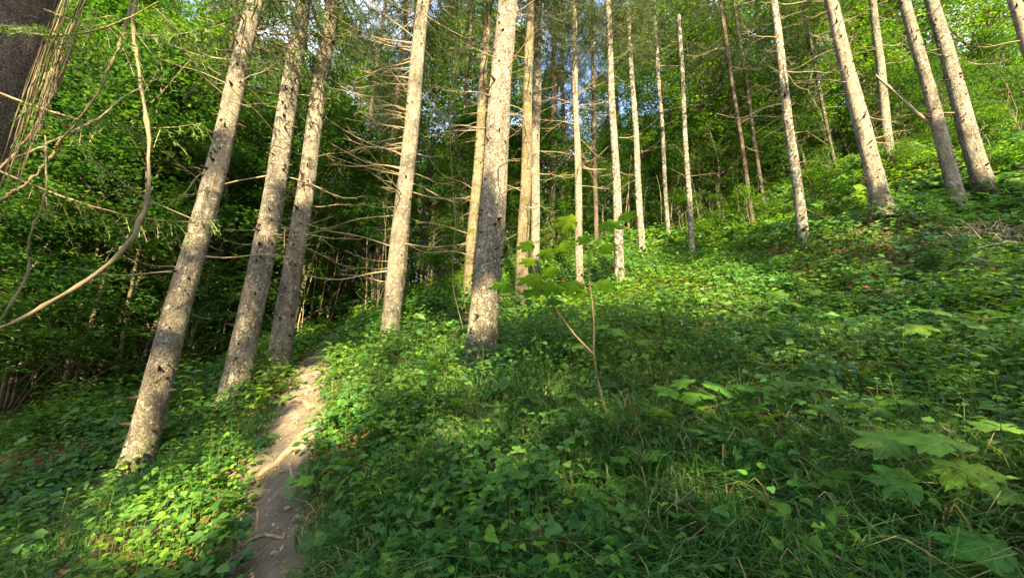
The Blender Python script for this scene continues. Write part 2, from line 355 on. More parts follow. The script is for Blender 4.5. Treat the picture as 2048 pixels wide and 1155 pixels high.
def ground_mat():
    m, N, L = nodes('forest_floor')
    out = N.new("ShaderNodeOutputMaterial"); pb = N.new("ShaderNodeBsdfPrincipled"); L.new(pb.outputs[0], out.inputs[0])
    g = N.new("ShaderNodeNewGeometry")
    n1 = N.new("ShaderNodeTexNoise"); n1.inputs['Scale'].default_value = 2.2; n1.inputs['Detail'].default_value = 9; n1.inputs['Roughness'].default_value = .68; L.new(g.outputs['Position'], n1.inputs['Vector'])
    v = N.new("ShaderNodeTexVoronoi"); v.inputs['Scale'].default_value = 34; v.inputs['Randomness'].default_value = 1; L.new(g.outputs['Position'], v.inputs['Vector'])
    litter = ramp(N, [(.0, (.035, .02, .012)), (.4, (.09, .052, .028)), (.75, (.16, .09, .045)), (1, (.26, .17, .09))])
    sp = N.new("ShaderNodeSeparateColor"); L.new(v.outputs['Color'], sp.inputs[0]); L.new(sp.outputs[0], litter.inputs[0])
    soil = ramp(N, [(.28, (.075, .06, .045)), (.5, (.17, .14, .105)), (.72, (.32, .27, .2))]); L.new(n1.outputs['Fac'], soil.inputs[0])
    at = N.new("ShaderNodeAttribute"); at.attribute_name = 'path'
    mx = N.new("ShaderNodeMix"); mx.data_type = 'RGBA'; L.new(at.outputs['Fac'], mx.inputs[0]); L.new(litter.outputs[0], mx.inputs[6]); L.new(soil.outputs[0], mx.inputs[7])
    # moss and dirt tone at random
    nm = N.new("ShaderNodeTexNoise"); nm.inputs['Scale'].default_value = 5; nm.inputs['Detail'].default_value = 5; L.new(g.outputs['Position'], nm.inputs['Vector'])
    mr = N.new("ShaderNodeMapRange"); mr.inputs['From Min'].default_value = .56; mr.inputs['From Max'].default_value = .66; mr.inputs['To Max'].default_value = .6; L.new(nm.outputs['Fac'], mr.inputs['Value'])
    m2 = N.new("ShaderNodeMix"); m2.data_type = 'RGBA'; L.new(mr.outputs[0], m2.inputs[0]); L.new(mx.outputs[2], m2.inputs[6]); m2.inputs[7].default_value = (.1, .11, .035, 1)
    L.new(m2.outputs[2], pb.inputs['Base Color']); pb.inputs['Roughness'].default_value = .93; pb.inputs['Specular IOR Level'].default_value = .15
    n3 = N.new("ShaderNodeTexNoise"); n3.inputs['Scale'].default_value = 22; n3.inputs['Detail'].default_value = 8; n3.inputs['Roughness'].default_value = .75; L.new(g.outputs['Position'], n3.inputs['Vector'])
    bp = N.new("ShaderNodeBump"); bp.inputs['Strength'].default_value = .8; bp.inputs['Distance'].default_value = .04; L.new(n3.outputs['Fac'], bp.inputs['Height']); L.new(bp.outputs[0], pb.inputs['Normal'])
    return m
M_GROUND = ground_mat()

# ------------------------------------------------------------------ terrain
CTRL = [  # photo pixel, distance along the view
    (0, 1155, 3.6), (300, 1155, 2.9), (520, 1155, 2.6), (800, 1155, 2.2), (1024, 1155, 2.0), (1400, 1155, 1.8), (1800, 1155, 1.6), (2048, 1155, 1.5),
    (0, 900, 6.0), (560, 980, 3.1), (575, 900, 3.7), (600, 800, 4.9), (628, 715, 7.2), (675, 650, 12.5),
    (2048, 900, 2.3), (2048, 700, 4.0), (2048, 520, 7.0), (1600, 700, 4.6), (1600, 900, 2.7), (1225, 865, 3.0), (1400, 600, 7.6), (1800, 550, 7.0),
    (258, 975, 5.0), (462, 820, 6.2), (550, 757, 6.9), (775, 700, 7.0), (802, 640, 9.5), (936, 608, 8.6), (960, 737, 5.3), (1041, 630, 8.3), (1069, 560, 10.5),
    (1162, 592, 10.), (1240, 567, 10.), (1284, 518, 12.), (1385, 518, 12.), (1509, 462, 15.), (1609, 493, 9.), (1765, 422, 8.7), (1925, 434, 9.0), (1975, 407, 9.5),
    (1337, 480, 14.5), (1782, 335, 13.5), (400, 735, 14.), (0, 800, 13.), (1700, 330, 19.), (1300, 470, 18.), (680, 640, 16), (-500, 1155, 4.6), (-400, 850, 9)]
CP = np.array([P(*c) for c in CTRL])
CP = np.vstack([CP, [[0, 0, 0.0], [0, -4, -1.1], [4, -3, .9], [-4, -3, -2.2], [-6, 0, -1.7], [5, 0, 1.9], [9, 2, 3.6], [-12, -8, -5.5], [12, -8, 3.0], [-12, 4, -2.2],
                     [-16, 12, -.5], [18, 10, 8.5], [24, 22, 12], [0, 34, 8.5], [-20, 30, 3.5], [28, 40, 14], [0, -20, -5], [0, 60, 10], [-45, 20, -4], [45, 20, 16], [-30, 60, 4], [40, 70, 14], [0, -60, -9], [50, -30, 4], [-50, -30, -11]]])
def _U(r): return np.where(r > 1e-9, r * r * np.log(r + 1e-12), 0)
_n = len(CP); _r = np.linalg.norm(CP[:, None, :2] - CP[None, :, :2], axis=2)
_K = _U(_r) + np.eye(_n) * 0.3
_Pm = np.hstack([np.ones((_n, 1)), CP[:, :2]])
_A = np.block([[_K, _Pm], [_Pm.T, np.zeros((3, 3))]])
_W = np.linalg.solve(_A, np.concatenate([CP[:, 2], [0, 0, 0]]))
def g0(x, y):
    x = np.asarray(x, float); y = np.asarray(y, float); sh = x.shape
    x = np.clip(x.ravel(), -60, 60); y = np.clip(y.ravel(), -60, 75)
    out = np.zeros(len(x))
    for i in range(0, len(x), 40000):
        a, b = x[i:i + 40000], y[i:i + 40000]
        r = np.hypot(a[:, None] - CP[None, :, 0], b[:, None] - CP[None, :, 1])
        out[i:i + 40000] = _U(r) @ _W[:_n] + _W[_n] + _W[_n + 1] * a + _W[_n + 2] * b
    return out.reshape(sh)
def march(px, py, fn):
    px = np.atleast_1d(np.asarray(px, float)); py = np.atleast_1d(np.asarray(py, float))
    D = FW[None] + ((px - 1024) / F)[:, None] * RX - ((py - 577.5) / F)[:, None] * UP
    t = np.full(len(px), .6); done = np.zeros(len(px), bool)
    for i in range(420):
        p = CAM + D * t[:, None]; h = p[:, 2] - fn(p[:, 0], p[:, 1])
        done |= h < 0; done |= t > 60
        t = np.where(done, t, t + np.maximum(.012, h * .3)); 
        if done.all(): break
    return CAM + D * t[:, None]
PATH_PX = [(505, 1300), (515, 1220), (522, 1155), (545, 1060), (556, 980), (568, 905), (588, 850), (602, 800), (610, 757), (628, 715), (652, 688), (676, 660), (690, 645)]
PW = march([p[0] for p in PATH_PX], [p[1] for p in PATH_PX], g0)[:, :2]
PHW = np.array([.23, .23, .22, .2, .21, .25, .28, .3, .25, .22, .2, .25, .3]) * .88
PW = np.vstack([[-.75, .2], PW, PW[-1] + np.array([-.3, 2.5]), PW[-1] + np.array([-1.5, 7])]); PHW = np.concatenate([[.25], PHW, [.3, .3]])
def path_dist(x, y):
    """distance to the path edge (negative inside), and distance to the centre line"""
    best = np.full(np.shape(x), 1e9); cen = np.full(np.shape(x), 1e9)
    for i in range(len(PW) - 1):
        a, b = PW[i], PW[i + 1]; d = b - a; l2 = d @ d
        t = np.clip(((x - a[0]) * d[0] + (y - a[1]) * d[1]) / l2, 0, 1)
        r = np.hypot(x - a[0] - t * d[0], y - a[1] - t * d[1]); w = PHW[i] * (1 - t) + PHW[i + 1] * t
        best = np.minimum(best, r - w); cen = np.minimum(cen, r)
    return best + .28 * (fbm(x * 3.1, y * 3.1, s=5) - .5), cen
def gz(x, y):
    x = np.asarray(x, float); y = np.asarray(y, float)
    z = g0(x, y) + .10 * (fbm(x * .9, y * .9, s=3) - .5) * np.clip(np.hypot(x, y) / 4, .3, 1)
    pe, _ = path_dist(x, y)
    inside = np.clip(-pe / .12 + .4, 0, 1)
    z = z - .07 * inside + .10 * inside * (fbm(x * 5, y * 5, s=9, o=4) - .5)
    return z
def gz1(x, y): return float(gz(np.array([x]), np.array([y]))[0])
def on_ground(px, py): return march(px, py, gz)

def axis(n, lim, a):          # fine near the camera, coarse far away
    u = np.linspace(-1, 1, n); return np.sinh(u * a) / math.sinh(a) * lim
gx = axis(420, 300, 5.6); gy = axis(420, 300, 5.4) + 4
GX, GY = np.meshgrid(gx, gy)
GZ = gz(GX, GY)
far_r = np.hypot(GX, GY)
mb = MB()
idx = np.arange(GX.size).reshape(GX.shape)
q = np.stack([idx[:-1, :-1], idx[:-1, 1:], idx[1:, 1:], idx[1:, :-1]], -1).reshape(-1, 4)
mb.add(np.stack([GX, GY, GZ], -1).reshape(-1, 3), q, rnd=0)
ground = mb.build('ground', M_GROUND); tag(ground, kind='structure')
pe, _ = path_dist(GX.ravel(), GY.ravel())
a = ground.data.attributes.new('path', 'FLOAT', 'POINT'); a.data.foreach_set('value', np.clip(.5 - pe / .25, 0, 1).astype(np.float32))

# ------------------------------------------------------------------ spruce trees
def line_up(base, tpx, tpy):
    """point on the view ray through (tpx,tpy) closest to the vertical through base"""
    d = ray(tpx, tpy); u = np.array([0, 0, 1.]); w = CAM - base
    a_, b_, c_, d1, e1 = d @ d, d @ u, 1., d @ w, u @ w
    t = (b_ * e1 - c_ * d1) / (a_ * c_ - b_ * b_)
    return CAM + d * t

def dead_branch_mesh(seed):
    r = random.Random(seed); m = MB(); L_ = r.uniform(1.2, 2.3); n = 12
    t = np.linspace(0, 1, n); droop = r.uniform(-.35, .12); sw = r.uniform(-.25, .25)
    wx, wz = r.uniform(-.04, .04), r.uniform(.01, .04)
    pts = np.stack([t * L_ * (1 - .05 * t), sw * L_ * t ** 2 + wx * np.sin(t * 9 + r.random() * 6), L_ * (droop * t ** 1.5 + wz * np.sin(t * 7 + r.random() * 6) + .12 * t ** 3)], -1)
    pts -= pts[0]
    rad = .0125 * (1 - t) ** .7 + .003
    tube(m, pts, rad, 5)
    side = 1
    for i in range(r.randint(3, 8)):
        f = r.uniform(.22, .95); side = -side; k = f * (n - 1); i0 = min(int(k), n - 2)
        p = pts[i0] + (pts[i0 + 1] - pts[i0]) * (k - i0); dirv = pts[i0 + 1] - pts[i0]; dirv /= np.linalg.norm(dirv)
        ang = side * r.uniform(.5, 1.0); ll = L_ * r.uniform(.12, .4) * (1.1 - f * .6)
        d2 = np.array([dirv[0] * math.cos(ang) - dirv[1] * math.sin(ang), dirv[0] * math.sin(ang) + dirv[1] * math.cos(ang), dirv[2] + r.uniform(-.2, .15)])
        s_ = np.linspace(0, 1, 6)[:, None]; curl = np.array([0, -side * .15, r.uniform(-.25, .1)])
        q_ = p + d2 * ll * s_ + curl * ll * s_ ** 2
        tube(m, q_, .0055 * (1 - s_[:, 0]) + .002, 4)
        if r.random() < .5:
            p3 = q_[3]; d3 = d2 + np.array([r.uniform(-.7, .7), r.uniform(-.7, .7), r.uniform(-.3, .3)])
            tube(m, [p3, p3 + d3 * ll * .2, p3 + d3 * ll * .35], [.003, .002, .0013], 3)
    return m.mesh('dead_branch', M_TWIG)
DEAD = [dead_branch_mesh(i) for i in range(14)]

def live_branch_arrays(seed, L_=2.0, dens=1.0):
    """a drooping spruce bough: wood tube + hanging needled twigs, as arrays (wood, needles)"""
    r = random.Random(seed); wood, need = MB(), MB()
    n = 8; t = np.linspace(0, 1, n)
    pts = np.stack([t * L_, .1 * L_ * r.uniform(-1, 1) * t ** 2, L_ * (-.38 * t + .3 * t ** 2.6)], -1)
    tube(wood, pts, .014 * (1 - t) + .003, 4)
    C, Nn, D, Sz = [], [], [], []
    rr = np.random.default_rng(seed)
    for i in range(int(30 * dens)):
        f = r.uniform(.15, 1); k = f * (n - 1); i0 = min(int(k), n - 2); p = pts[i0] + (pts[i0 + 1] - pts[i0]) * (k - i0)
        sd_ = r.choice((-1, 1)); ll = r.uniform(.22, .6) * (1.15 - f * .7)
        d0 = np.array([r.uniform(.2, .8), sd_ * r.uniform(.3, .9), r.uniform(-.5, -.05)]); d0 /= np.linalg.norm(d0)
        m = 5; s_ = np.linspace(0, 1, m)[:, None]
        tw = p + d0 * ll * s_ + np.array([0, 0, -.55 * ll]) * s_ ** 2
        tube(wood, tw, .003, 3)
        K = int(ll * 115)
        f2 = rr.random(K) * (m - 1); j = np.minimum(f2.astype(int), m - 2); q_ = tw[j] + (tw[j + 1] - tw[j]) * (f2 - j)[:, None]
        td = tw[j + 1] - tw[j]; td /= np.linalg.norm(td, axis=1)[:, None]
        sp = rr.normal(size=(K, 3)); sp -= (sp * td).sum(1)[:, None] * td; sp /= np.linalg.norm(sp, axis=1)[:, None]
        D.append(td * .7 + sp); Nn.append(rr.normal(size=(K, 3))); C.append(q_); Sz.append(rr.uniform(.035, .075, K))
    C, Nn, D, Sz = map(np.concatenate, (C, Nn, D, Sz))
    leaves(need, C, Nn, D, Sz, [(-.1, 0, 0), (.1, 0, 0), (0, 1, 0)], [[(0, 1, 2)]], rr.random(len(C)))
    return wood, need
def flat(mbx):
    return np.concatenate(mbx.V), [p for p in mbx.P], [r for r in mbx.R]
LIVE = [live_branch_arrays(40 + i, 2.0) for i in range(5)]
LIVE = [(np.concatenate(w.V), np.concatenate(w.P), np.concatenate(nn.V), np.concatenate(nn.P), np.concatenate(nn.R)) for w, nn in LIVE]
def spruce_crown(seed, h0, h1, rmax=2.4, per=6, step=.42, dens=1.):
    r = random.Random(seed); m = MB(); h = h0
    while h < h1:
        fr = (h - h0) / (h1 - h0)
        for i in range(per if r.random() < .8 else per - 2):
            if r.random() > dens: continue
            w, wp, nv, npoly, nr = r.choice(LIVE)
            s_ = (rmax / 2.0) * (1 - fr) ** .75 * r.uniform(.7, 1.1) * (0.55 + .45 * min(1, fr * 6)) + .12
            az = r.uniform(0, 2 * math.pi); M3 = np.array(Euler((r.uniform(-.3, .3), r.uniform(-.12, .25) - .3 * fr, az)).to_matrix()) * s_
            off = np.array([0, 0, h + r.uniform(-.15, .15)])
            m.add(w @ M3.T + off, wp, mat=1); m.add(nv @ M3.T + off, npoly, nr, 0)
        h += step * r.uniform(.8, 1.2)
    return m.mesh('crown', [M_NEEDLE, M_POLE])
CROWNS = [spruce_crown(60 + i, 8.0, 21, per=5, step=.5, dens=.85) for i in range(3)]   # shared, base of the live crown at 8 m

def spruce(label, bpx, bqy, d, tpx, tpy, wb, wt, mat=None, H=20, dead=18, dlo=1.2, dhi=8, dsc=1.0, stubs=50, k=24, lean=0, crown=0, crown_z=0., bow=0.0, group=None, live=True, broken=False, top_px=None, bias=None):
    seed = int(abs(bpx) * 7 + tpx * 3); r = random.Random(seed); rn = np.random.default_rng(seed)
    b = P(bpx, bqy, d); b[2] = gz1(b[0], b[1]) - .12
    t = line_up(b, tpx, tpy); L1 = np.linalg.norm(t - b); ax = (t - b) / L1
    dt = (t - CAM) @ FW
    rb = wb * d / (2 * F) / math.sqrt(1 + ((bpx - 1024) / F) ** 2)
    rt = wt * dt / (2 * F) / math.sqrt(1 + ((tpx - 1024) / F) ** 2)
    if broken: H = L1 * .985
    n1 = int(min(L1, H) / .1) + 2
    s = np.concatenate([np.linspace(0, min(L1, H), n1), np.linspace(L1, H, 16)[1:]]) if H > L1 + 1 else np.linspace(0, H, n1)
    rad = np.where(s < L1, rb + (rt - rb) * s / L1, rt * np.clip(1 - (s - L1) / max(.1, H - L1), 0.06, 1))
    if broken: rad = rb + (rt - rb) * s / H
    rad = rad * (1 + .4 * np.exp(-s / .22))
    perp = np.cross(ax, [0, 0, 1.]) ; perp = np.array([1., 0, 0]) if np.linalg.norm(perp) < 1e-3 else perp
    side = np.array([1., 0, 0]) - ax[0] * ax; side /= np.linalg.norm(side)
    env = np.sin(np.pi * np.clip(s / L1, 0, 1))
    pts = ax[None] * s[:, None] + side[None] * (bow * env + .022 * env * np.sin(s * 1.1 + r.random() * 6))[:, None]
    T = empty('spruce_tree', b); tag(T, label, 'tree', group)
    amp = .05
    def wob(pp, th):
        c, s_ = np.cos(th)[None], np.sin(th)[None]; z = pp[:, 2:3]
        o = seed % 97
        w = 1 + amp * 2 * (vn(c * 1.5 + o + 0 * z, s_ * 1.5 + 0 * z, z * 1.3 + 0 * c, s=1) - .5)
        w += .045 * (vn(c * 5 + o + 0 * z, s_ * 5 + 0 * z, z * 9 + 0 * c, s=2) - .5)
        w += np.exp(-(z - pp[0, 2]) / .22) * .5 * np.maximum(0, np.cos(th[None] * (3 + seed % 2) + o)) ** 2
        return w
    m = MB(); tube(m, pts, rad, k, wob=wob)
    if broken:
        tip = pts[-1]; 
        for i in range(5):
            a_ = r.random() * 6.28; q0 = tip + np.array([math.cos(a_), math.sin(a_), 0]) * rad[-1] * .7 - [0, 0, .1]
            tube(m, [q0, q0 + ax * r.uniform(.15, .4)], [.02, .003], 4)
    if d < 11 and k >= 24:
        for i in range(r.randint(4, 6)):
            a_ = r.random() * 6.28; dv = np.array([math.cos(a_), math.sin(a_)]); rl = rb * r.uniform(1.9, 3.4); tt = np.linspace(0, 1, 8)
            xy = b[:2] + dv[None] * (rb * .35 + rl * tt[:, None]); zz = gz(xy[:, 0], xy[:, 1]) - b[2]
            zc = np.maximum(zz, 0) * tt + (.30 + .1 * r.random()) * (1 - tt) ** 2.2 * min(1, rb * 6) - .05 * tt
            zc = zz * np.clip(tt * 1.6, 0, 1) + (.34 * min(1, rb * 6)) * (1 - tt) ** 2.4 - .03 * tt
            tube(m, np.column_stack([xy - b[:2], zc]), rb * .42 * (1 - tt) ** .7 + .008, 8)
    m.build('trunk', mat or BK, T)
    def at(h):
        j = np.searchsorted(s, h) - 1; j = max(0, min(j, len(s) - 2)); f = (h - s[j]) / (s[j + 1] - s[j])
        return pts[j] + (pts[j + 1] - pts[j]) * f, rad[j] + (rad[j + 1] - rad[j]) * f
    # stubs of broken branches
    if stubs:
        m = MB(); h = .5
        for i in range(stubs):
            h = r.uniform(.5, min(H * .8, 11)); p, rr_ = at(h); a_ = r.random() * 6.28
            o = np.array([math.cos(a_), math.sin(a_), r.uniform(-.25, .35)]); ll = r.choice((.012, .02, .03, .05, .1)) * r.uniform(.7, 1.3)
            w = r.uniform(.010, .022) * (.6 + rr_ * 2.2)
            tube(m, [p + o * rr_ * .8, p + o * (rr_ + ll * .5), p + o * (rr_ + ll)], [w * 1.5, w, w * .55], 5)
            e = p + o * (rr_ + ll); m.add([e, e + [.001, 0, 0], e + [0, .001, 0]], [(0, 1, 2)])
        tag(m.build('branch_stubs', M_STUB, T), kind='stuff')
    hi = min(dhi, H - .3)
    for i in range(dead):
        h = dlo + (hi - dlo) * (r.random() ** .8); p, rr_ = at(h)
        az = r.uniform(0, 2 * math.pi)
        if bias is not None and r.random() < .6: az = bias + r.uniform(-.7, .7)
        o = bpy.data.objects.new('dead_branch', r.choice(DEAD)); COL.objects.link(o); o.parent = T
        o.location = p + np.array([math.cos(az), math.sin(az), 0]) * rr_ * .6
        o.rotation_euler = (r.uniform(-.5, .5), r.uniform(-.25, .3), az); q_ = dsc * (r.uniform(.35, 1.1) if r.random() < .72 else r.uniform(.12, .35)); o.scale = (q_, q_, q_)
    if live and not broken:
        o = link('crown', CROWNS[crown % 3], T); o.rotation_euler = (0, 0, r.random() * 6.28)
        # follow the lean of the trunk
        tilt = Vector((0, 0, 1)).rotation_difference(Vector(ax)).to_euler(); zrot = Matrix.Rotation(r.random() * 6.28, 4, 'Z')
        o.rotation_euler = (tilt.to_matrix().to_4x4() @ zrot).to_euler(); o.location = Vector(ax) * crown_z; o.scale = (1, 1, max(.4, (H - crown_z) / 21 * 1.02))
    return T, b, ax

SPR = []
def sp(*a_, **k_): SPR.append(spruce(*a_, **k_)); return SPR[-1]
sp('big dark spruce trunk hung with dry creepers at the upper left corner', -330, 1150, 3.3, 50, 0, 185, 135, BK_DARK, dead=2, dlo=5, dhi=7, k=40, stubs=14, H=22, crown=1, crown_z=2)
sp('thick sunlit spruce leaning over the bank left of the path', 258, 978, 5.0, 511, 0, 74, 33, BK, dead=30, dlo=2.2, dhi=9, k=40, stubs=160, crown=0, crown_z=-1.5, bow=.05, dsc=.85)
sp('scarred spruce with a torn bark edge nearest the path on its left', 460, 822, 6.2, 607, 0, 62, 30, BK_SCALY, dead=44, dlo=2.4, dhi=10, k=40, stubs=160, crown=1, crown_z=-1, bow=.08, dsc=.95)
sp('slimmer spruce standing right at the left edge of the path', 552, 757, 6.9, 667, 0, 48, 25, BK, dead=46, dlo=2.0, dhi=10, k=36, stubs=160, crown=2, crown_z=-.6, dsc=.95)
sp('fully sunlit spruce with many long bare branches right of the path', 776, 702, 7.0, 847, 0, 38, 25, BK, dead=110, dlo=1.3, dhi=10, k=36, stubs=80, crown=0, bias=math.radians(185), dsc=.95)
sp('thin spruce half hidden close behind the sunlit many-branched trunk', 803, 640, 9.6, 836, 0, 11, 15, BK_DARK, dead=20, dlo=3, dhi=12, k=16, stubs=20, crown=1)
sp('narrow yellowish spruce left of the thick central trunk', 935, 608, 8.6, 978, 0, 25, 12, BK_MOSS, dead=60, dlo=1.2, dhi=11, k=28, stubs=50, crown=2, bias=math.radians(180), dsc=.85)
sp('thick central spruce with scaly grey bark sunlit at the top', 958, 740, 5.3, 1016, 0, 62, 37, BK_SCALY, dead=34, dlo=2.8, dhi=9, k=48, stubs=150, crown=1, crown_z=1.5, dsc=.8)
sp('golden mossy spruce just right of the thick central trunk', 1041, 630, 8.3, 1062, 0, 27, 15, BK_MOSS, dead=70, dlo=1.0, dhi=11, k=28, stubs=50, crown=0, dsc=.75)
sp('brown spruce close behind the golden mossy trunk', 1069, 560, 10.5, 1076, 0, 18, 15, BK, dead=36, dlo=1.0, dhi=13, k=24, stubs=40, crown=2, dsc=.8)
sp('pale slender spruce lit bright to its foot behind the forked sapling', 1160, 592, 10., 1148, 0, 17, 9, BK, dead=54, dlo=1.5, dhi=12, k=22, stubs=40, crown=1, dsc=.85)
sp('lichen-flecked slender spruce right of the pale slender one', 1240, 567, 10., 1216, 0, 20, 10, BK_LICHEN, dead=22, dlo=2.0, dhi=12, k=22, stubs=60, crown=0, dsc=.7)
sp('grey spruce with a slight curve right of the lichen-flecked slender one', 1285, 518, 12., 1255, 0, 15, 8, BK_LICHEN, dead=20, dlo=2, dhi=13, k=20, stubs=50, crown=2, dsc=.7)
sp('bare dead snag with a pale broken top at mid slope', 1385, 518, 12., 1357, 26, 12, 8, BK_LICHEN, dead=14, dlo=1.2, dhi=8, k=20, stubs=70, broken=True, dsc=.6)
sp('thin dark-stemmed spruce behind the snag on the upper slope', 1509, 462, 15., 1440, 0, 9.5, 7, BK_DARK, dead=26, dlo=1.5, dhi=14, k=16, stubs=30, crown=1)
sp('white-blotched slim spruce standing alone on the mid right slope', 1609, 494, 9., 1547, 0, 25, 15, BK_LICHEN, dead=54, dlo=1.0, dhi=10, k=28, stubs=150, crown=0, dsc=.9)
sp('thick leaning spruce with dark knots on the upper right slope', 1766, 424, 8.7, 1662, 0, 43, 26, BK, dead=56, dlo=1.2, dhi=9.5, k=36, stubs=220, crown=2, dsc=.75)
sp('grey spruce with knot rows left of the sunlit pair partner', 1926, 436, 9.0, 1808, 0, 37, 24, BK, dead=12, dlo=3, dhi=9, k=32, stubs=200, crown=1, dsc=.7)
sp('sunlit stout spruce with brown scaly foot at the far right', 1978, 410, 9.5, 1863, 0, 50, 29, BK_SCALY, dead=22, dlo=2, dhi=9, k=36, stubs=190, crown=0, crown_z=2, dsc=.8)
sp('brown trunk cut off by the top right corner', 2190, 480, 8.2, 2028, 0, 50, 28, BK, dead=14, dlo=3, dhi=9, k=28, stubs=40, crown=2, crown_z=4)
sp('shaded trunk between the knotty leaning spruce and the grey one, further up', 1782, 338, 13.5, 1745, 0, 24, 16, BK_SCALY, dead=18, dlo=2, dhi=11, k=20, stubs=40, crown=1)
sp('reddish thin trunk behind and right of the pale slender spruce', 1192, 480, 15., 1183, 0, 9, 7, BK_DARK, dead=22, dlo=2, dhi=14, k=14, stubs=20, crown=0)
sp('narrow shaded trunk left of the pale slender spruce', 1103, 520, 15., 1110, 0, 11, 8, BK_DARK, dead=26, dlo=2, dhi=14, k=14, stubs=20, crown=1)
sp('thin dark trunk between the curved grey spruce and the snag', 1337, 480, 14.5, 1308, 0, 9, 7, BK_LICHEN, dead=22, dlo=2, dhi=13, k=14, stubs=20, crown=2)
print('spruces done')

# ------------------------------------------------------------------ broadleaf trees
def broadleaf_meshes(seed, H, h0, R, ncl, per, ls, tmpl=DIA, mat=None, spray=.5, ntrunk=1, tr=.06, keep=None, gap=.42):
    """trunk mesh and crown mesh; leaves in flat layered sprays round twig ends, with gaps"""
    r = random.Random(seed); rn = np.random.default_rng(seed)
    wood, lf = MB(), MB()
    stems = []
    for i in range(ntrunk):
        a_ = r.random() * 6.28; sp_ = (.0 if ntrunk == 1 else .16 * H * r.uniform(.4, 1)); n = 9; t = np.linspace(0, 1, n)
        w = rn.normal(size=(n, 2)) * .03 * H * (t[:, None]); w[0] = 0
        st = np.stack([math.cos(a_) * (.08 * min(1, ntrunk - 1) + sp_ * t ** 1.3) + w[:, 0], math.sin(a_) * (.08 * min(1, ntrunk - 1) + sp_ * t ** 1.3) + w[:, 1], H * .93 * t - .15], -1)
        tube(wood, st, tr * (1 - .85 * t) + .006, 7); stems.append(st)
    cs = []
    tries = 0
    while len(cs) < ncl and tries < ncl * 12:
        tries += 1
        f = r.random() ** .9; h = h0 + (H - h0) * f
        prof = (1 - f) ** .55 * (0.55 + .45 * min(1, f * 5 + .3))
        rad = R * prof * math.sqrt(r.uniform(.06, 1)); az = r.random() * 6.28
        c = np.array([rad * math.cos(az), rad * math.sin(az), h])
        if float(vn(np.array([c[0] * .8 + seed]), np.array([c[1] * .8]), np.array([c[2] * 1.1]))[0]) < gap: continue
        cs.append(c)
    cs = np.array(cs)
    for i in range(0, len(cs), 3):                     # limbs reaching the sprays
        c = cs[i]; st = stems[i % ntrunk]; hh = max(.3, c[2] - r.uniform(.3, .8) * math.hypot(c[0], c[1]) - .1)
        j = np.searchsorted(st[:, 2], hh); j = max(1, min(j, len(st) - 1)); f = (hh - st[j - 1, 2]) / (st[j, 2] - st[j - 1, 2] + 1e-6); p = st[j - 1] + (st[j] - st[j - 1]) * min(1, max(0, f))
        mid = (p + c) / 2 + np.array([0, 0, .12 * np.linalg.norm(c - p)])
        tube(wood, [p, mid, c], [.02 * tr / .06 + .004, .012, .004], 4)
    C = np.repeat(cs, per, 0); N_ = len(C)
    a_ = rn.random(N_) * 6.283; q_ = np.sqrt(rn.random(N_)) * spray * np.repeat(rn.uniform(.6, 1.3, len(cs)), per)
    tilt = np.repeat(rn.normal(size=(len(cs), 2)) * .22, per, 0)
    ox, oy = np.cos(a_) * q_, np.sin(a_) * q_
    C = C + np.stack([ox, oy, ox * tilt[:, 0] + oy * tilt[:, 1] - .35 * q_ ** 2 + rn.normal(size=N_) * .05], -1)
    nrm = np.stack([rn.normal(size=N_) * .38 - tilt[:, 0], rn.normal(size=N_) * .38 - tilt[:, 1], np.ones(N_)], -1)
    dr = np.stack([np.cos(a_) + rn.normal(size=N_) * .5, np.sin(a_) + rn.normal(size=N_) * .5, rn.uniform(-.7, -.05, N_)], -1)
    rnd = np.clip(np.repeat(rn.random(len(cs)), per) * .6 + rn.random(N_) * .4, 0, 1)
    return wood, (C, nrm, dr, ls * rn.uniform(.6, 1.25, N_), rnd), lf
def finish_leaves(lf, arr, tmpl):
    C, nrm, dr, sz, rnd = arr
    leaves(lf, C, nrm, dr, sz, tmpl[0], tmpl[1], rnd, aspect=np.random.default_rng(1).uniform(.85, 1.5, len(C)))
def variant(seed, mat, tmpl=DIA, **k_):
    w, arr, lf = broadleaf_meshes(seed, **k_); finish_leaves(lf, arr, tmpl)
    return w.mesh('trunk', M_POLE), lf.mesh('crown', mat)
HAZEL = [variant(100 + i, M_CROWN2, H=8, h0=.9, R=2.5, ncl=260, per=56, ls=.1, spray=.42, ntrunk=3, tr=.035) for i in range(3)]
BEECH = [variant(110 + i, M_CROWN, H=15, h0=2.6, R=3.3, ncl=300, per=50, ls=.13, spray=.62, ntrunk=1, tr=.09, gap=.46) for i in range(4)]
SHRUB = [variant(120 + i, M_CROWN, H=2.2, h0=.15, R=1.1, ncl=75, per=44, ls=.075, spray=.28, ntrunk=4, tr=.012, gap=.3) for i in range(3)]
LMK = [(-9999, 'beyond the corner trunk'), (60, 'behind the hanging creepers'), (200, 'behind the arc of the long vine'), (340, 'left of the thick leaning trunk'), (430, 'between the leaning and the scarred trunks'), (540, 'behind the slim spruce at the path'), (620, 'above the end of the path'), (740, 'behind the many-branched trunk'),
       (860, 'left of the thick central trunk'), (1000, 'behind the golden mossy trunk'), (1100, 'behind the pale slender trunk'), (1200, 'behind the lichen-flecked trunk'), (1300, 'left of the dead snag'), (1400, 'right of the dead snag'), (1500, 'left of the white-blotched spruce'), (1600, 'right of the white-blotched spruce'),
       (1700, 'behind the knotty leaning spruce'), (1800, 'left of the paired trunks'), (1900, 'behind the sunlit stout spruce'), (2000, 'beyond the trunk in the right corner')]
def where(x, y, h=2):
    px = project((x, y, gz1(x, y) + h))[0]; w_ = [t for a_, t in LMK if px >= a_][-1]
    return ('near ' if y < 10.5 else 'middle-distance ' if y < 16 else 'distant ' if y < 24 else 'farthest ') , w_
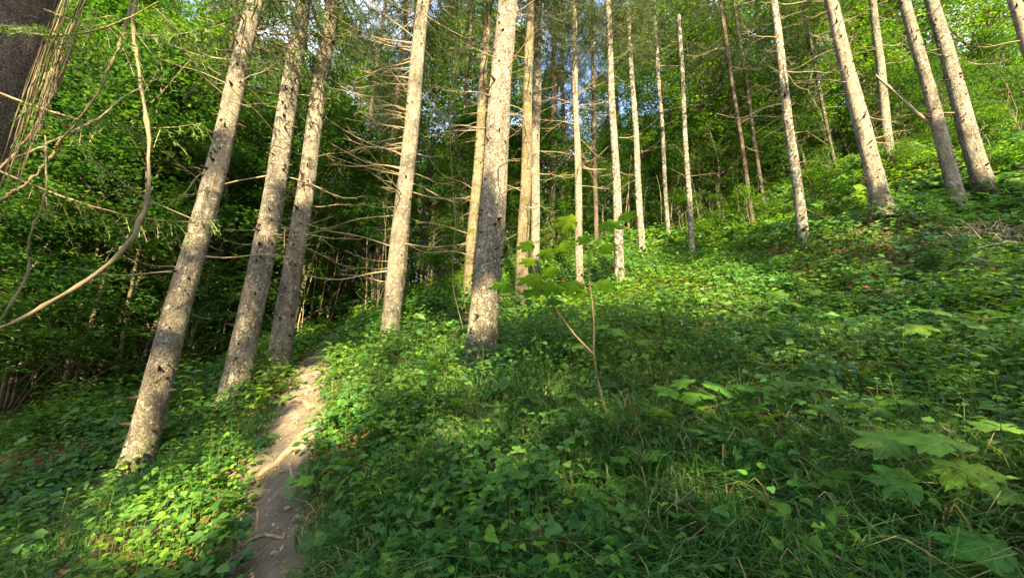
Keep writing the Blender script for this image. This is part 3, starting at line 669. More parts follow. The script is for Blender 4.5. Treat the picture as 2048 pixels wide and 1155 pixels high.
def place(name, var, x, y, s_, label, cat, group):
    T = empty(name, (x, y, gz1(x, y) - .05), random.random() * 6.28, s_)
    link('trunk', var[0], T); link('crown', var[1], T)
    a_, b_ = where(x, y); return tag(T, a_ + label.split(' in the ')[0].split(' on the ')[0].split(' rising ')[0].split(' growing ')[0].split(' at the ')[0].split(' behind ')[0].split(' closing ')[0] + ' ' + b_, cat, group)
def spot(px, d):
    """ground position at photo column px, distance d"""
    v = ray(px, 577); return v[0] * d, v[1] * d
R_ = random.Random(5)
FOREST = [variant(130 + i, M_CROWN2, H=13, h0=.6, R=3.4, ncl=300, per=46, ls=.19, spray=.8, ntrunk=2, tr=.07, gap=.3) for i in range(3)]
# dense thicket left of the path
for px, d in [(-60, 7.6), (70, 7.9), (190, 8.2), (310, 8.8), (-420, 7.5), (-300, 9.5), (-180, 8), (-60, 10), (60, 8.6), (140, 11), (230, 9.2), (330, 11.5), (400, 9.6), (480, 12), (560, 11), (60, 13), (-120, 13), (260, 14), (420, 15), (600, 14), (520, 17), (330, 18), (120, 17), (-500, 12), (660, 18), (700, 14.5), (740, 20)]:
    x, y = spot(px + R_.uniform(-25, 25), d)
    place('hazel_tree', R_.choice(HAZEL), x, y, R_.uniform(.85, 1.15), 'dense many-stemmed hazel in the dark thicket left of the path', 'tree', 'hazels in the thicket left of the path')
for px, d in [(-350, 15), (-150, 17), (40, 16), (180, 20), (330, 21), (480, 19), (620, 22), (700, 27), (250, 27), (-50, 25), (-300, 24)]:
    x, y = spot(px, d)
    place('beech_tree', R_.choice(BEECH), x, y, R_.uniform(.85, 1.2), 'tall leafy beech rising behind the hazel thicket', 'tree', 'beeches behind the thicket on the left')
# back of the slope
for px, d in [(-500, 13), (-260, 12.5), (-120, 12), (10, 11.5), (110, 12.5), (210, 11.5), (300, 13.5), (400, 13), (500, 14.5), (600, 17), (690, 19), (90, 14.5), (170, 15), (260, 15.5), (-60, 14), (330, 17)]:
    x, y = spot(px, d)
    place('beech_tree', R_.choice(BEECH), x, y, R_.uniform(.85, 1.15), 'leafy beech growing among the hazels on the left', 'tree', 'beeches among the hazels on the left')
for i in range(64):
    px = -700 + i * 3400 / 64 + R_.uniform(-25, 25); d = R_.uniform(27, 42)
    x, y = spot(px, d)
    place('beech_tree', R_.choice(FOREST), x, y, R_.uniform(.8, 1.2) * (.95 if 1000 < px < 1350 else 1), 'leafy tree in the far wood closing off the view', 'tree', 'far wood behind the slope')
for px, d in [(420, 20), (520, 22), (610, 21), (680, 23), (760, 22), (850, 24), (940, 22), (1020, 25), (1100, 24), (1170, 26), (1250, 25), (1330, 27), (1410, 26), (1550, 27), (1680, 26)]:
    x, y = spot(px, d)
    place('beech_tree', R_.choice(FOREST), x, y, R_.uniform(.7, .9), 'dark leafy tree of the wood behind the spruces', 'tree', 'dark wood behind the spruces')
for i in range(40):
    px = -600 + i * 3200 / 40 + R_.uniform(-25, 25); d = R_.uniform(19, 26)
    x, y = spot(px, d)
    place('hazel_tree', R_.choice(HAZEL), x, y, R_.uniform(.7, .95), 'understory hazel in the shaded wood behind the spruces', 'tree', 'understory hazels behind the spruces')
for px, d in [(740, 17), (830, 15), (890, 19), (960, 16), (1040, 20), (1120, 18), (1210, 21), (1290, 19), (1380, 21), (1450, 20), (1530, 23), (1600, 19), (1690, 22), (1780, 19), (1870, 20), (1960, 17), (2060, 18), (2180, 16), (2300, 18),
              (800, 25), (900, 28), (1600, 29), (1720, 30), (1850, 27), (2000, 26), (2150, 25), (1460, 17), (1560, 18), (1650, 18), (1720, 16.5), (1820, 16.5), (1900, 18.5), (2000, 15.5), (2090, 16), (1390, 18.5), (1480, 31), (1330, 32), (1180, 33), (1020, 31)]:
    x, y = spot(px + R_.uniform(-20, 20), d)
    s_ = R_.uniform(.8, 1.15) * (.8 if 1050 < px < 1350 else 1)
    place('beech_tree', R_.choice(BEECH), x, y, s_, 'bright leafy beech on the upper slope behind the spruces', 'tree', 'beeches on the upper slope')
for px, d in [(760, 12), (850, 12.5), (930, 13), (1010, 14), (1090, 14.5), (1170, 17), (1250, 16), (1340, 17.5), (1420, 17), (1500, 17.5), (1900, 15), (2030, 13), (2150, 13), (1650, 16.5)]:
    x, y = spot(px + R_.uniform(-20, 20), d)
    place('hazel_tree', R_.choice(HAZEL), x, y, R_.uniform(.55, .85), 'hazel bush growing between the spruces on the slope', 'tree', 'hazels between the spruces on the slope')
for px, d in [(1380, 14), (1450, 14.5), (1530, 13), (1570, 14.5), (1640, 12), (1690, 11.5), (1710, 14), (1830, 12.5), (1880, 11.6), (2060, 10), (1990, 12.5), (2100, 12), (1330, 15.5), (860, 9.5), (1000, 11), (1110, 12.5)]:
    x, y = spot(px + R_.uniform(-12, 12), d)
    place('shrub', R_.choice(SHRUB), x, y, R_.uniform(.55, .95), 'low leafy shrub at the foot of the upper slope trees', 'shrub', 'low shrubs on the upper slope')
for i, (px, d, h_, cz, lab) in enumerate([(690, 15, 19, -3.5, 'dark needled spruce behind the slim spruce and the many-branched one'), (745, 12.5, 20, -2.5, 'dark drooping spruce left of the many-branched trunk'), (905, 14, 20, -3, 'dark needled spruce behind the narrow yellowish trunk'), (1130, 17, 18, -4, 'dark spruce crown behind the pale slender trunk'), (1255, 20, 18, -4, 'spruce with dark hanging boughs behind the curved grey one'),
        (1450, 18, 20, -4, 'dark spruce on the slope behind the snag'), (1560, 15, 19, -2, 'dark spruce above and behind the white-blotched one'), (1730, 15, 19, -3, 'dark spruce crown behind the knotty leaning spruce'), (330, 11, 18, -3, 'dark needled spruce in the thicket left of the leaning trunk'), (180, 13, 18, -3, 'dark needled spruce deep in the left thicket'), (1900, 17, 20, -2, 'spruce behind the stout sunlit pair at the far right')]):
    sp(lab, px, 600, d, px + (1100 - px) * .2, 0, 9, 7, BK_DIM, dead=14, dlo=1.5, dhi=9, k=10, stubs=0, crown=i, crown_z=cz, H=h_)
BRAM = [variant(140 + i, M_BLUE, tmpl=OVAL, H=.75, h0=.05, R=.55, ncl=60, per=26, ls=.055, spray=.14, ntrunk=4, tr=.006, gap=.3) for i in range(3)]
for i, (px, py, s_, lab) in enumerate([(1075, 715, .8, 'dark bramble mound in front of the thick central trunk, on its right'), (1120, 745, .6, 'smaller bramble mound below the dark one beside the central trunk'), (835, 640, .8, 'leafy bramble bush between the many-branched and the yellowish trunks'), (885, 665, .6, 'low bramble bush in front of the narrow yellowish trunk'),
        (1290, 655, .6, 'bramble clump behind the forked sapling on its right'), (1390, 640, .65, 'bramble clump on the slope below the snag'), (1480, 680, .6, 'bramble clump on the open slope under the white-blotched spruce'), (1580, 600, .7, 'bramble bush just below the white-blotched spruce'), (1690, 590, .7, 'bramble bush below the knotty leaning spruce'), (1800, 640, .6, 'bramble clump beneath the paired trunks'),
        (1880, 560, .8, 'bramble bush below the grey spruce of the pair'), (1960, 600, .75, 'bramble bush under the brushwood heap'), (1740, 720, .5, 'bramble clump behind the brown-blotched maple seedling'), (1900, 760, .5, 'bramble clump near the right edge above the large maple leaves'), (1340, 735, .45, 'small bramble tuft right of the forked sapling'), (990, 800, .4, 'small bramble tuft on the slope left of the sapling foot'),
        (860, 800, .45, 'bramble tuft above the shaded grass right of the path'), (730, 760, .45, 'sunlit bramble tuft on the bank right of the path'), (760, 900, .35, 'bramble tuft close to the right path edge'), (1480, 960, .3, 'low bramble tuft in the lower right foreground'), (1680, 960, .32, 'bramble tuft between the maple seedlings in the lower right'), (1180, 990, .28, 'small bramble tuft in the bottom centre'),
        (180, 880, .7, 'bramble bush on the shaded bank left of the leaning trunk'), (60, 900, .8, 'bramble bush at the far left edge'), (120, 980, .5, 'low bramble on the bank at the lower left'), (380, 840, .45, 'bramble tuft between the leaning and the scarred trunks'), (500, 800, .35, 'leafy tuft at the foot of the scarred trunk'), (1600, 440, 1., 'bush right behind the white-blotched spruce'), (1850, 440, .9, 'bush between the knotty spruce and the grey one')]):
    p = on_ground(px, py)[0]; T = empty('bramble_bush', p, i * 1.9, s_ * .8); v = BRAM[i % 3]; link('stems', v[0], T); link('foliage', v[1], T); tag(T, lab, 'bush', 'brambles and low bushes on the slope')
print('broadleaf done')

# ------------------------------------------------------------------ where the sun gets through
LIT = []
def lit_ground(cx, cy, rx, ry, r=.22, n=10, seed=[0]):
    seed[0] += 1; q_ = np.random.default_rng(seed[0]); a_ = q_.random(n) * 6.283; u = np.sqrt(q_.random(n))
    p = on_ground(cx + rx * u * np.cos(a_), cy + ry * u * np.sin(a_))
    for v in p: LIT.append((v + [0, 0, .15], r))
def lit_line(px0, py0, d0, px1, py1, d1, r, n):
    a_, b_ = P(px0, py0, d0), P(px1, py1, d1)
    for f in np.linspace(0, 1, n): LIT.append((a_ * (1 - f) + b_ * f, r))
for a_ in [(620, 860, 40, 60, .2, 5), (700, 800, 70, 70, .35, 8), (780, 730, 110, 60, .4, 10), (860, 690, 60, 50, .35, 5), (560, 940, 30, 30, .15, 3), (640, 760, 30, 40, .3, 4), (300, 1080, 150, 60, .22, 9), (430, 980, 90, 60, .2, 6),
           (470, 860, 60, 40, .2, 3), (80, 820, 80, 20, .3, 3), (120, 1120, 100, 30, .2, 4), (1120, 610, 90, 20, .35, 6), (1300, 600, 190, 45, .35, 14), (1200, 650, 80, 30, .25, 4), (1700, 490, 90, 18, .35, 5), (1500, 560, 120, 40, .28, 7),
           (1730, 560, 120, 40, .2, 6), (1650, 830, 60, 30, .09, 5), (1880, 1030, 90, 70, .08, 7), (1960, 870, 50, 40, .07, 4), (1240, 800, 60, 60, .06, 4), (1480, 720, 120, 50, .1, 5), (1030, 930, 40, 40, .06, 2), (800, 990, 60, 60, .08, 3), (1900, 620, 60, 30, .12, 3),
           (1300, 600, 260, 50, .5, 26), (1050, 620, 120, 30, .5, 8), (760, 740, 140, 90, .42, 18), (690, 820, 60, 70, .3, 8), (600, 830, 30, 70, .3, 8), (1660, 365, 120, 45, .8, 8), (1500, 590, 160, 50, .3, 10), (320, 1060, 170, 80, .2, 14), (1250, 900, 520, 240, .11, 50), (1650, 640, 400, 120, .16, 30), (950, 850, 260, 120, .12, 30), (1680, 380, 110, 40, .6, 8), (1960, 330, 60, 60, .5, 5), (1450, 420, 80, 30, .4, 4)]:
    lit_ground(*a_)
for T, b, ax in SPR:
    pass
def lit_trunk(i, h0, h1, r, frac=1.0):
    T, b, ax = SPR[i]; q_ = random.Random(i * 3 + 1)
    for h in np.arange(h0, h1, r * 1.1):
        if q_.random() < frac: LIT.append((b + ax * h, r))
lit_trunk(1, 0, 9, .26, .8); lit_trunk(2, 3, 10, .28, .75); lit_trunk(3, 3.5, 10, .25, .7); lit_trunk(2, 0, 2, .12, .8); lit_trunk(4, 0, 11, .4); lit_trunk(6, 0, 12, .35); lit_trunk(7, 3.3, 9.5, .5); lit_trunk(7, .6, 1.2, .2)
lit_trunk(8, .5, 12, .35); lit_trunk(9, 1, 12, .35, .6); lit_trunk(10, 0, 12, .35); lit_trunk(11, 0, 3, .3); lit_trunk(11, 3, 12, .3, .4); lit_trunk(13, 5, 9, .3); lit_trunk(15, .5, 10, .28, .75)
lit_trunk(16, 1, 10, .35, .65); lit_trunk(17, 2.5, 10, .3, .7); lit_trunk(18, 1, 10, .45, 1.); lit_trunk(12, 3, 10, .3, .4)
for q_ in range(90): LIT.append((P(random.uniform(-60, 380), random.uniform(250, 720), random.uniform(8, 10)), random.uniform(.2, .4)))
for q_ in range(50): LIT.append((P(random.uniform(100, 1000), random.uniform(-40, 350), random.uniform(11, 15)), random.uniform(.3, .6)))
lit_line(266, 70, 3.2, 298, 330, 2.9, .14, 7); lit_line(190, 550, 2.6, 0, 655, 2.4, .12, 4)
for px_, py_ in ((1012, 568), (1065, 552), (1095, 540), (1120, 490), (1060, 505), (1160, 575), (1205, 566), (1140, 440), (1230, 440)): LIT.append((P(px_, py_, (on_ground(1226, 862)[0] - CAM) @ FW + .05), .11))
for px_, py_, d_ in ((1395, 790, 2.9), (1340, 800, 2.9), (1790, 800, 2.8), (1700, 800, 2.8), (1660, 860, 2.7), (1930, 930, 2.0), (1880, 880, 2.1)): LIT.append((P(px_, py_, d_), .12))
lit_line(150, 0, 3.0, 5, 400, 3.0, .14, 12); lit_line(248, 60, 3.3, 110, 292, 3.0, .08, 8)
for q_ in range(14): LIT.append((P(random.uniform(-60, 200), random.uniform(720, 800), random.uniform(9.5, 13)), .3))
LP = np.array([p for p, r in LIT]); LR = np.array([r for p, r in LIT])
def shade_keep(C):
    """False for leaves that would stand between the sun and a sunlit patch"""
    keep = np.ones(len(C), bool)
    for p, r in zip(LP, LR):
        w = C - p; t = w @ S; d2 = (w * w).sum(1) - t * t
        keep &= ~((t > .5) & (d2 < r * r))
    return keep
# unseen trees added behind the camera; crowns cut open to shape the dappled sun
for i, (x, y, H, R) in enumerate([(-6, -9, 15, 3.2), (-1.5, -10, 17, 3.2), (2.6, -9.5, 17, 3.2), (6.5, -10, 17, 3.2), (10.8, -9, 17, 3.4), (15, -8, 16, 3.4), (-10.5, -8, 14, 3.2), (19.5, -6, 15, 3.2), (0.5, -13.5, 21, 3.4), (5.5, -14, 21, 3.4), (10.5, -14, 20, 3.4), (15.5, -13, 20, 3.4), (-4.5, -13.5, 19, 3.2), (-8, -11.5, 22, 3.4), (-2, -15.5, 25, 3.6), (3.2, -16, 25, 3.6)]):
    w, arr, lf = broadleaf_meshes(300 + i, H, 1.4, R, int(380 * H / 15), 46, .21, spray=.7, ntrunk=1, tr=.1, gap=.22)
    x -= 1.5; base = np.array([x, y, gz1(x, y) - .05]); k_ = shade_keep(arr[0] + base)
    arr = tuple(q_[k_] for q_ in arr); finish_leaves(lf, arr, DIA)
    T = empty('beech_tree', base); w.build('trunk', M_POLE, T); lf.build('crown', M_CROWN, T)
    tag(T, 'unseen tall beech added downhill behind the viewpoint to dapple the slope', 'tree', 'beeches behind the viewpoint')
print('canopy done', len(LIT))

# ------------------------------------------------------------------ ground cover
def scatter(n, rmin, rmax, half=math.radians(68)):
    a_ = rng.uniform(-half, half, n); rr = np.sqrt(rng.uniform(rmin ** 2, rmax ** 2, n))
    return rr * np.sin(a_), rr * np.cos(a_)
def mound(x, y):
    return .45 + .75 * fbm(x * 1.1, y * 1.1, s=21) 
def slope_n(x, y):
    e = .1; z = g0(x, y); return np.stack([-(g0(x + e, y) - z) / e, -(g0(x, y + e) - z) / e, np.ones_like(z)], -1)
def grassy(x, y):
    return fbm(x * 1.0 + 9, y * 1.0, s=31) + .26 * np.exp(-((x - .3) ** 2 / 2.4 + (y - 2.8) ** 2 / 1.8))
def kinds(x, y):
    """0..1 fields: how grassy, how brambly, how bare"""
    grass = fbm(x * .8 + 9, y * .8, s=31)
    return grass
MOUNDS = [(SPR[i_][1][:2], .16, .5) for i_ in (1, 2, 3, 4, 6, 8, 10, 15, 16, 17, 18)] + [(SPR[7][1][:2] + [-.1, -.5], -.14, .55)] + [(on_ground(*c_)[0][:2], a_, w_) for c_, a_, w_ in [((1075, 745), .5, .42), ((1110, 720), .4, .5), ((830, 655), .35, .5), ((870, 640), .3, .4), ((1950, 640), .35, .6), ((700, 700), .2, .5), ((1280, 700), .25, .5), ((180, 830), .3, .8), ((520, 815), .15, .3), ((1500, 900), .2, .4)]]
herb, bram, oval, lit_ = MB(), MB(), MB(), MB()
stemmb = MB()
for rmin, rmax, dens, ls, per, tm in [(.7, 3.2, 210, .036, 9, BROAD), (3.2, 6.5, 140, .047, 9, OVAL), (6.5, 12, 85, .075, 10, DIA), (12, 26, 40, .14, 10, DIA)]:
    n = int(dens * math.radians(136) / 2 * (rmax ** 2 - rmin ** 2))
    x, y = scatter(n, rmin, rmax)
    pe, _ = path_dist(x, y)
    bare = fbm(x * 1.3 + 40, y * 1.3, s=77)
    keep = (pe > .02) & ((bare > .31) | (x > -3.2) | (pe < .5)) & ((bare > .16) | (pe < .5)) & (rng.random(n) > np.clip((grassy(x, y) - .5) * 5, 0, .8 if rmax < 4 else .5 if rmax < 7 else .1)); x, y = x[keep], y[keep]; pe = pe[keep]
    z = gz(x, y); n = len(x)
    bump_ = sum(a_ * np.exp(-((x - c_[0]) ** 2 + (y - c_[1]) ** 2) / w_ ** 2) for c_, a_, w_ in MOUNDS)
    hgt = (.12 + bump_ + .34 * np.clip(fbm(x * 1.2, y * 1.2, s=21) * 1.6 - .35, 0, 1) + .26 * np.clip(vn(x * 2.6, y * 2.6, s=23) * 2.2 - 1.1, 0, 1)) * np.clip(pe / .5 + .25, .2, 1) * rng.uniform(.5, 1.15, n); hgt = np.maximum(hgt, .05)
    X = np.repeat(x, per); Y = np.repeat(y, per); Z = np.repeat(z, per); Hh = np.repeat(hgt, per); N_ = len(X)
    a_ = rng.random(N_) * 6.283; q_ = np.sqrt(rng.random(N_)) * (.05 + ls * 1.6); f = rng.random(N_) ** .6
    C = np.stack([X + np.cos(a_) * q_, Y + np.sin(a_) * q_, Z + .02 + Hh * f], -1)
    sn = slope_n(x, y); SN = np.repeat(sn, per, 0)
    nrm = SN * .5 + np.array([0, -.15, .6]) + rng.normal(size=(N_, 3)) * .33
    dr = np.stack([np.cos(a_), np.sin(a_), rng.uniform(-.5, .3, N_)], -1)
    patch = np.repeat(fbm(x * .7 + 3, y * .7, s=55), per); kind = np.repeat(rng.random(n), per) * .5 + patch * .9
    rnd = np.clip(rng.random(N_) * .75 + np.repeat(rng.random(n), per) * .24, 0, 1)
    sz = ls * rng.uniform(.55, 1.35, N_) * np.repeat(rng.uniform(.62, 1.6, n), per)
    k1 = kind < .66
    leaves(herb, C[k1], nrm[k1], dr[k1], sz[k1], tm[0], tm[1], rnd[k1], aspect=rng.uniform(.8, 1.25, k1.sum()))
    k2 = ~k1; t2 = LOBED if tm is BROAD else tm
    leaves(bram, C[k2], nrm[k2], dr[k2], sz[k2] * 1.25, t2[0], t2[1], rnd[k2], aspect=rng.uniform(.9, 1.4, k2.sum()))
    if rmax < 7:                                      # stalks under the near plants
        sel = rng.random(n) < .5
        for xx, yy, zz, hh in zip(x[sel], y[sel], z[sel], hgt[sel]):
            dx, dy = rng.normal(size=2) * .02
            stemmb.add(*tube_arrays([(xx, yy, zz - .02), (xx + dx, yy + dy, zz + hh)], [.0022, .0012], 3))
print('herb tris', sum(len(p) for p in herb.P), sum(len(p) for p in bram.P))
tag(herb.build('herb_layer', M_HERB), 'low green herbs covering the forest floor', 'undergrowth', kind='stuff')
tag(bram.build('bramble_layer', M_BLUE), 'darker lobed bramble and ivy leaves covering the slope', 'undergrowth', kind='stuff')
tag(stemmb.build('herb_stalks', M_GSTEM), 'thin green stalks under the herb leaves', 'undergrowth', kind='stuff')

# grass: arching blades, thick in the middle of the near slope
def blades(mb, x, y, L_, W_, rnd, up=1.0):
    n = len(x); z = gz(x, y) - .01; a_ = rng.random(n) * 6.283; bend = rng.uniform(.25, 1.1, n) * L_; seg = 4
    # on the slope blades hang towards the foot of the hill
    dxy = np.stack([np.cos(a_) - .35, np.sin(a_) - .35], -1); dxy /= np.linalg.norm(dxy, axis=1)[:, None]
    side = np.stack([-dxy[:, 1], dxy[:, 0], np.zeros(n)], -1)
    V = []
    for i in range(seg + 1):
        t = i / seg; hh = L_ * up * (t - .38 * t ** 2.4); c = np.stack([x + dxy[:, 0] * bend * t ** 2, y + dxy[:, 1] * bend * t ** 2, z + hh - .25 * bend * t ** 3], -1)
        w = W_ * (1 - t ** 1.7) * .5 + .0004
        V += [c - side * w[:, None], c + side * w[:, None]]
    V = np.stack(V, 1).reshape(-1, 3); k = 2 * (seg + 1)
    q_ = np.array([(2 * i, 2 * i + 1, 2 * i + 3, 2 * i + 2) for i in range(seg)])
    F_ = ((np.arange(n) * k)[:, None, None] + q_[None]).reshape(-1, 4)
    mb.add(V, F_, np.repeat(rnd, seg))
gr = MB()
for rmin, rmax, dens, L_, W_ in [(.8, 3.4, 2300, .50, .0095), (3.4, 7, 800, .36, .012), (7, 14, 170, .30, .018)]:
    n = int(dens * math.radians(136) / 2 * (rmax ** 2 - rmin ** 2)); x, y = scatter(n, rmin, rmax)
    pe, _ = path_dist(x, y); g_ = grassy(x, y) + .12 * np.exp(-(pe / .25) ** 2)
    tuft = vn(x * 9, y * 9, s=6)
    keep = (pe > -.02) & (g_ + .25 * (tuft - .5) > .50); x, y = x[keep], y[keep]; n = len(x); pe = pe[keep]
    blades(gr, x, y, L_ * rng.uniform(.45, 1.3, n) * np.clip(.45 + pe, .4, 1), W_ * rng.uniform(.6, 1.3, n), rng.random(n))
print('grass', sum(len(p) for p in gr.P))
tag(gr.build('grass', M_GRASS), 'long arching grass blades on the slope', 'grass', kind='stuff')

# taller upright plants standing above the herb layer, in colonies
tall, tst = MB(), MB(); n = 5200; x, y = scatter(n, 1.3, 12); pe, _ = path_dist(x, y); f_ = fbm(x * .9 + 70, y * .9, s=91)
keep = (pe > .22) & (f_ > .53) & (rng.random(n) < .8) & ~((np.abs(x - .75) < .5) & (y < 3)); x, y = x[keep], y[keep]; z = gz(x, y); C, Nn, D, Sz, Rn = [], [], [], [], []
for xx, yy, zz in zip(x, y, z):
    hh = random.uniform(.22, .55); lx, ly = random.uniform(-.08, .08), random.uniform(-.12, .04); tst.add(*tube_arrays([(xx, yy, zz - .02), (xx + lx * .4, yy + ly * .4, zz + hh * .6), (xx + lx, yy + ly, zz + hh)], [.003, .0025, .0015], 3))
    a_ = random.random() * 6.28; nn = int(hh / .065); c0_ = random.random() * .6
    for i in range(1, nn + 1):
        f = (i + .3) / (nn + .3)
        for sd_ in (0, math.pi):
            an = a_ + i * 1.57 + sd_ + random.uniform(-.25, .25); d_ = (math.cos(an), math.sin(an), random.uniform(-.35, .2)); C.append((xx + lx * f + d_[0] * .012, yy + ly * f + d_[1] * .012, zz + hh * f)); D.append(d_); Nn.append((-.3 * d_[0] + random.uniform(-.2, .2), -.3 * d_[1] - .2, 1)); Sz.append((.085 - .035 * f) * random.uniform(.8, 1.25)); Rn.append(min(1, c0_ + random.random() * .38))
leaves(tall, np.array(C), np.array(Nn), np.array(D), np.array(Sz), OVAL[0], OVAL[1], np.array(Rn), aspect=1.05)
print('tall', len(C))
tag(tall.build('tall_herb_leaves', M_HERB), 'colonies of taller upright herbs with paired pointed leaves', 'undergrowth', kind='stuff')
tag(tst.build('tall_herb_stalks', M_GSTEM), 'stalks of the taller upright herbs', 'undergrowth', kind='stuff')

# the trodden path: a fine relief of its own, dipping under the plants at both sides
PC = []
for i in range(1, len(PW) - 1):
    a_, b_ = PW[i], PW[i + 1]; m_ = max(2, int(np.linalg.norm(b_ - a_) / .025)); tt = np.linspace(0, 1, m_, endpoint=False)
    PC.append(np.column_stack([a_[0] + (b_[0] - a_[0]) * tt, a_[1] + (b_[1] - a_[1]) * tt, PHW[i] + (PHW[i + 1] - PHW[i]) * tt]))
PC = np.concatenate(PC); ker = np.ones(15) / 15
PCs = np.column_stack([np.convolve(np.pad(PC[:, j], 7, 'edge'), ker, 'valid') for j in range(3)])
tg = np.gradient(PCs[:, :2], axis=0); tg /= np.linalg.norm(tg, axis=1)[:, None]; nm_ = np.column_stack([-tg[:, 1], tg[:, 0]])
uu = np.linspace(-1.5, 1.5, 44); X = PCs[:, None, 0] + nm_[:, None, 0] * PCs[:, None, 2] * uu; Y = PCs[:, None, 1] + nm_[:, None, 1] * PCs[:, None, 2] * uu
pe_ = path_dist(X.ravel(), Y.ravel())[0].reshape(X.shape)
def path_z(X, Y, pe_):
    lump = np.abs(fbm(X * 14, Y * 14, s=201, o=4) - .5) * 2; clod = fbm(X * 38, Y * 38, s=202, o=3)
    return gz(X, Y) + .012 + .035 * (fbm(X * 7, Y * 7, s=203, o=3) - .45) - .018 * lump + .014 * clod - .07 * np.clip(pe_ / .18, 0, 1.5)
Zp = path_z(X, Y, pe_); ii_ = np.arange(X.size).reshape(X.shape); pq = np.stack([ii_[:-1, :-1], ii_[1:, :-1], ii_[1:, 1:], ii_[:-1, 1:]], -1).reshape(-1, 4)
pm = MB(); pm.add(np.stack([X, Y, Zp], -1).reshape(-1, 3), pq, rnd=0); po = pm.build('path', M_GROUND); tag(po, kind='structure')
at_ = po.data.attributes.new('path', 'FLOAT', 'POINT'); at_.data.foreach_set('value', np.clip(.9 - np.maximum(pe_, 0).ravel() / .25, 0, 1).astype(np.float32))
# grit and crumbs of soil lying on it
gm = MB(); n = 3800; k_ = rng.integers(0, len(PCs), n); u = rng.uniform(-1.15, 1.15, n); gxp = PCs[k_, 0] + nm_[k_, 0] * PCs[k_, 2] * u; gyp = PCs[k_, 1] + nm_[k_, 1] * PCs[k_, 2] * u
gpe = path_dist(gxp, gyp)[0]; gzp = path_z(gxp, gyp, gpe); oc = np.array([(1, 0, 0), (-1, 0, 0), (0, 1, 0), (0, -1, 0), (0, 0, .7), (0, 0, -.7)], float); of = np.array([(0, 2, 4), (2, 1, 4), (1, 3, 4), (3, 0, 4), (2, 0, 5), (1, 2, 5), (3, 1, 5), (0, 3, 5)])
gs = .003 + .012 * rng.random(n) ** 3; V = np.stack([gxp, gyp, gzp + gs * .2], -1)[:, None] + oc[None] * gs[:, None, None] * rng.uniform(.6, 1.3, (n, 6, 1)); F_ = ((np.arange(n) * 6)[:, None, None] + of[None]).reshape(-1, 3)
gm.add(V.reshape(-1, 3), F_, np.repeat(rng.random(n), 8)); tag(gm.build('path_grit', M_STONE, smooth=False), 'small grit and crumbs of soil lying on the path', 'grit', kind='stuff')

# litter: dry leaves, needles and twigs on the floor and on the path
lt = MB(); n = 9000; x, y = scatter(n, .8, 8); z = gz(x, y) + .012
pth = path_dist(x, y)[0] < .05; z = np.where(pth, z + .015, z)
leaves(lt, np.stack([x, y, z], -1), slope_n(x, y) + rng.normal(size=(n, 3)) * .25, rng.normal(size=(n, 3)), rng.uniform(.015, .05, n), DIA[0], DIA[1], rng.random(n))
tag(lt.build('leaf_litter', M_DRYLEAF), 'dry brown leaf litter on the soil', 'litter', kind='stuff')
tw = MB()
cand = scatter(9000, .9, 9); pe, _ = path_dist(*cand)
for xx, yy, p_ in zip(cand[0], cand[1], pe):
    if p_ > .15 and rng.random() > .18: continue
    a_ = rng.random() * 6.28; l_ = rng.uniform(.02, .12) if p_ < .1 else rng.uniform(.08, .35)
    dx, dy = math.cos(a_) * l_, math.sin(a_) * l_; pts = []
    xs = np.array([xx, xx + dx * .5 + rng.normal() * .006, xx + dx]); ys = np.array([yy, yy + dy * .5 + rng.normal() * .006, yy + dy])
    zs = gz(xs, ys) + (.024 if p_ < .1 else rng.uniform(.0, .08))
    tw.add(*tube_arrays(np.stack([xs, ys, zs], -1), [.0035, .003, .0015] if l_ > .07 else [.0018, .0016, .001], 3))
tag(tw.build('twig_litter', M_STICK), 'small dry twigs and needles scattered on the path and floor', 'litter', kind='stuff')

# ------------------------------------------------------------------ maple seedlings and the forked sapling
def add_leaf(T, base, tip_dir, size, normal, seed, mat=M_MAPLE, label=None, name='leaf'):
    pts, pol = MAPLES[seed % 4]; r = np.random.default_rng(seed + 900)
    m = MB(); c = np.array([[0., 0, 0]])
    leaves(m, c, np.array([normal], float), np.array([tip_dir], float), size, pts, pol, float(r.random()), uv=True)
    o = m.build(name, mat, T); o.location = base
    if label: o['label'] = label
    return o
def petiole(T, a_, b_, r_=.0018, mat=M_STEM):
    m = MB(); a_, b_ = np.asarray(a_), np.asarray(b_); mid = (a_ + b_) / 2 - [0, 0, .04 * np.linalg.norm(b_ - a_)]
    tube(m, [a_, mid, b_], [r_ * 1.3, r_, r_ * .8], 5); return m.build('leaf_stalk', mat, T)

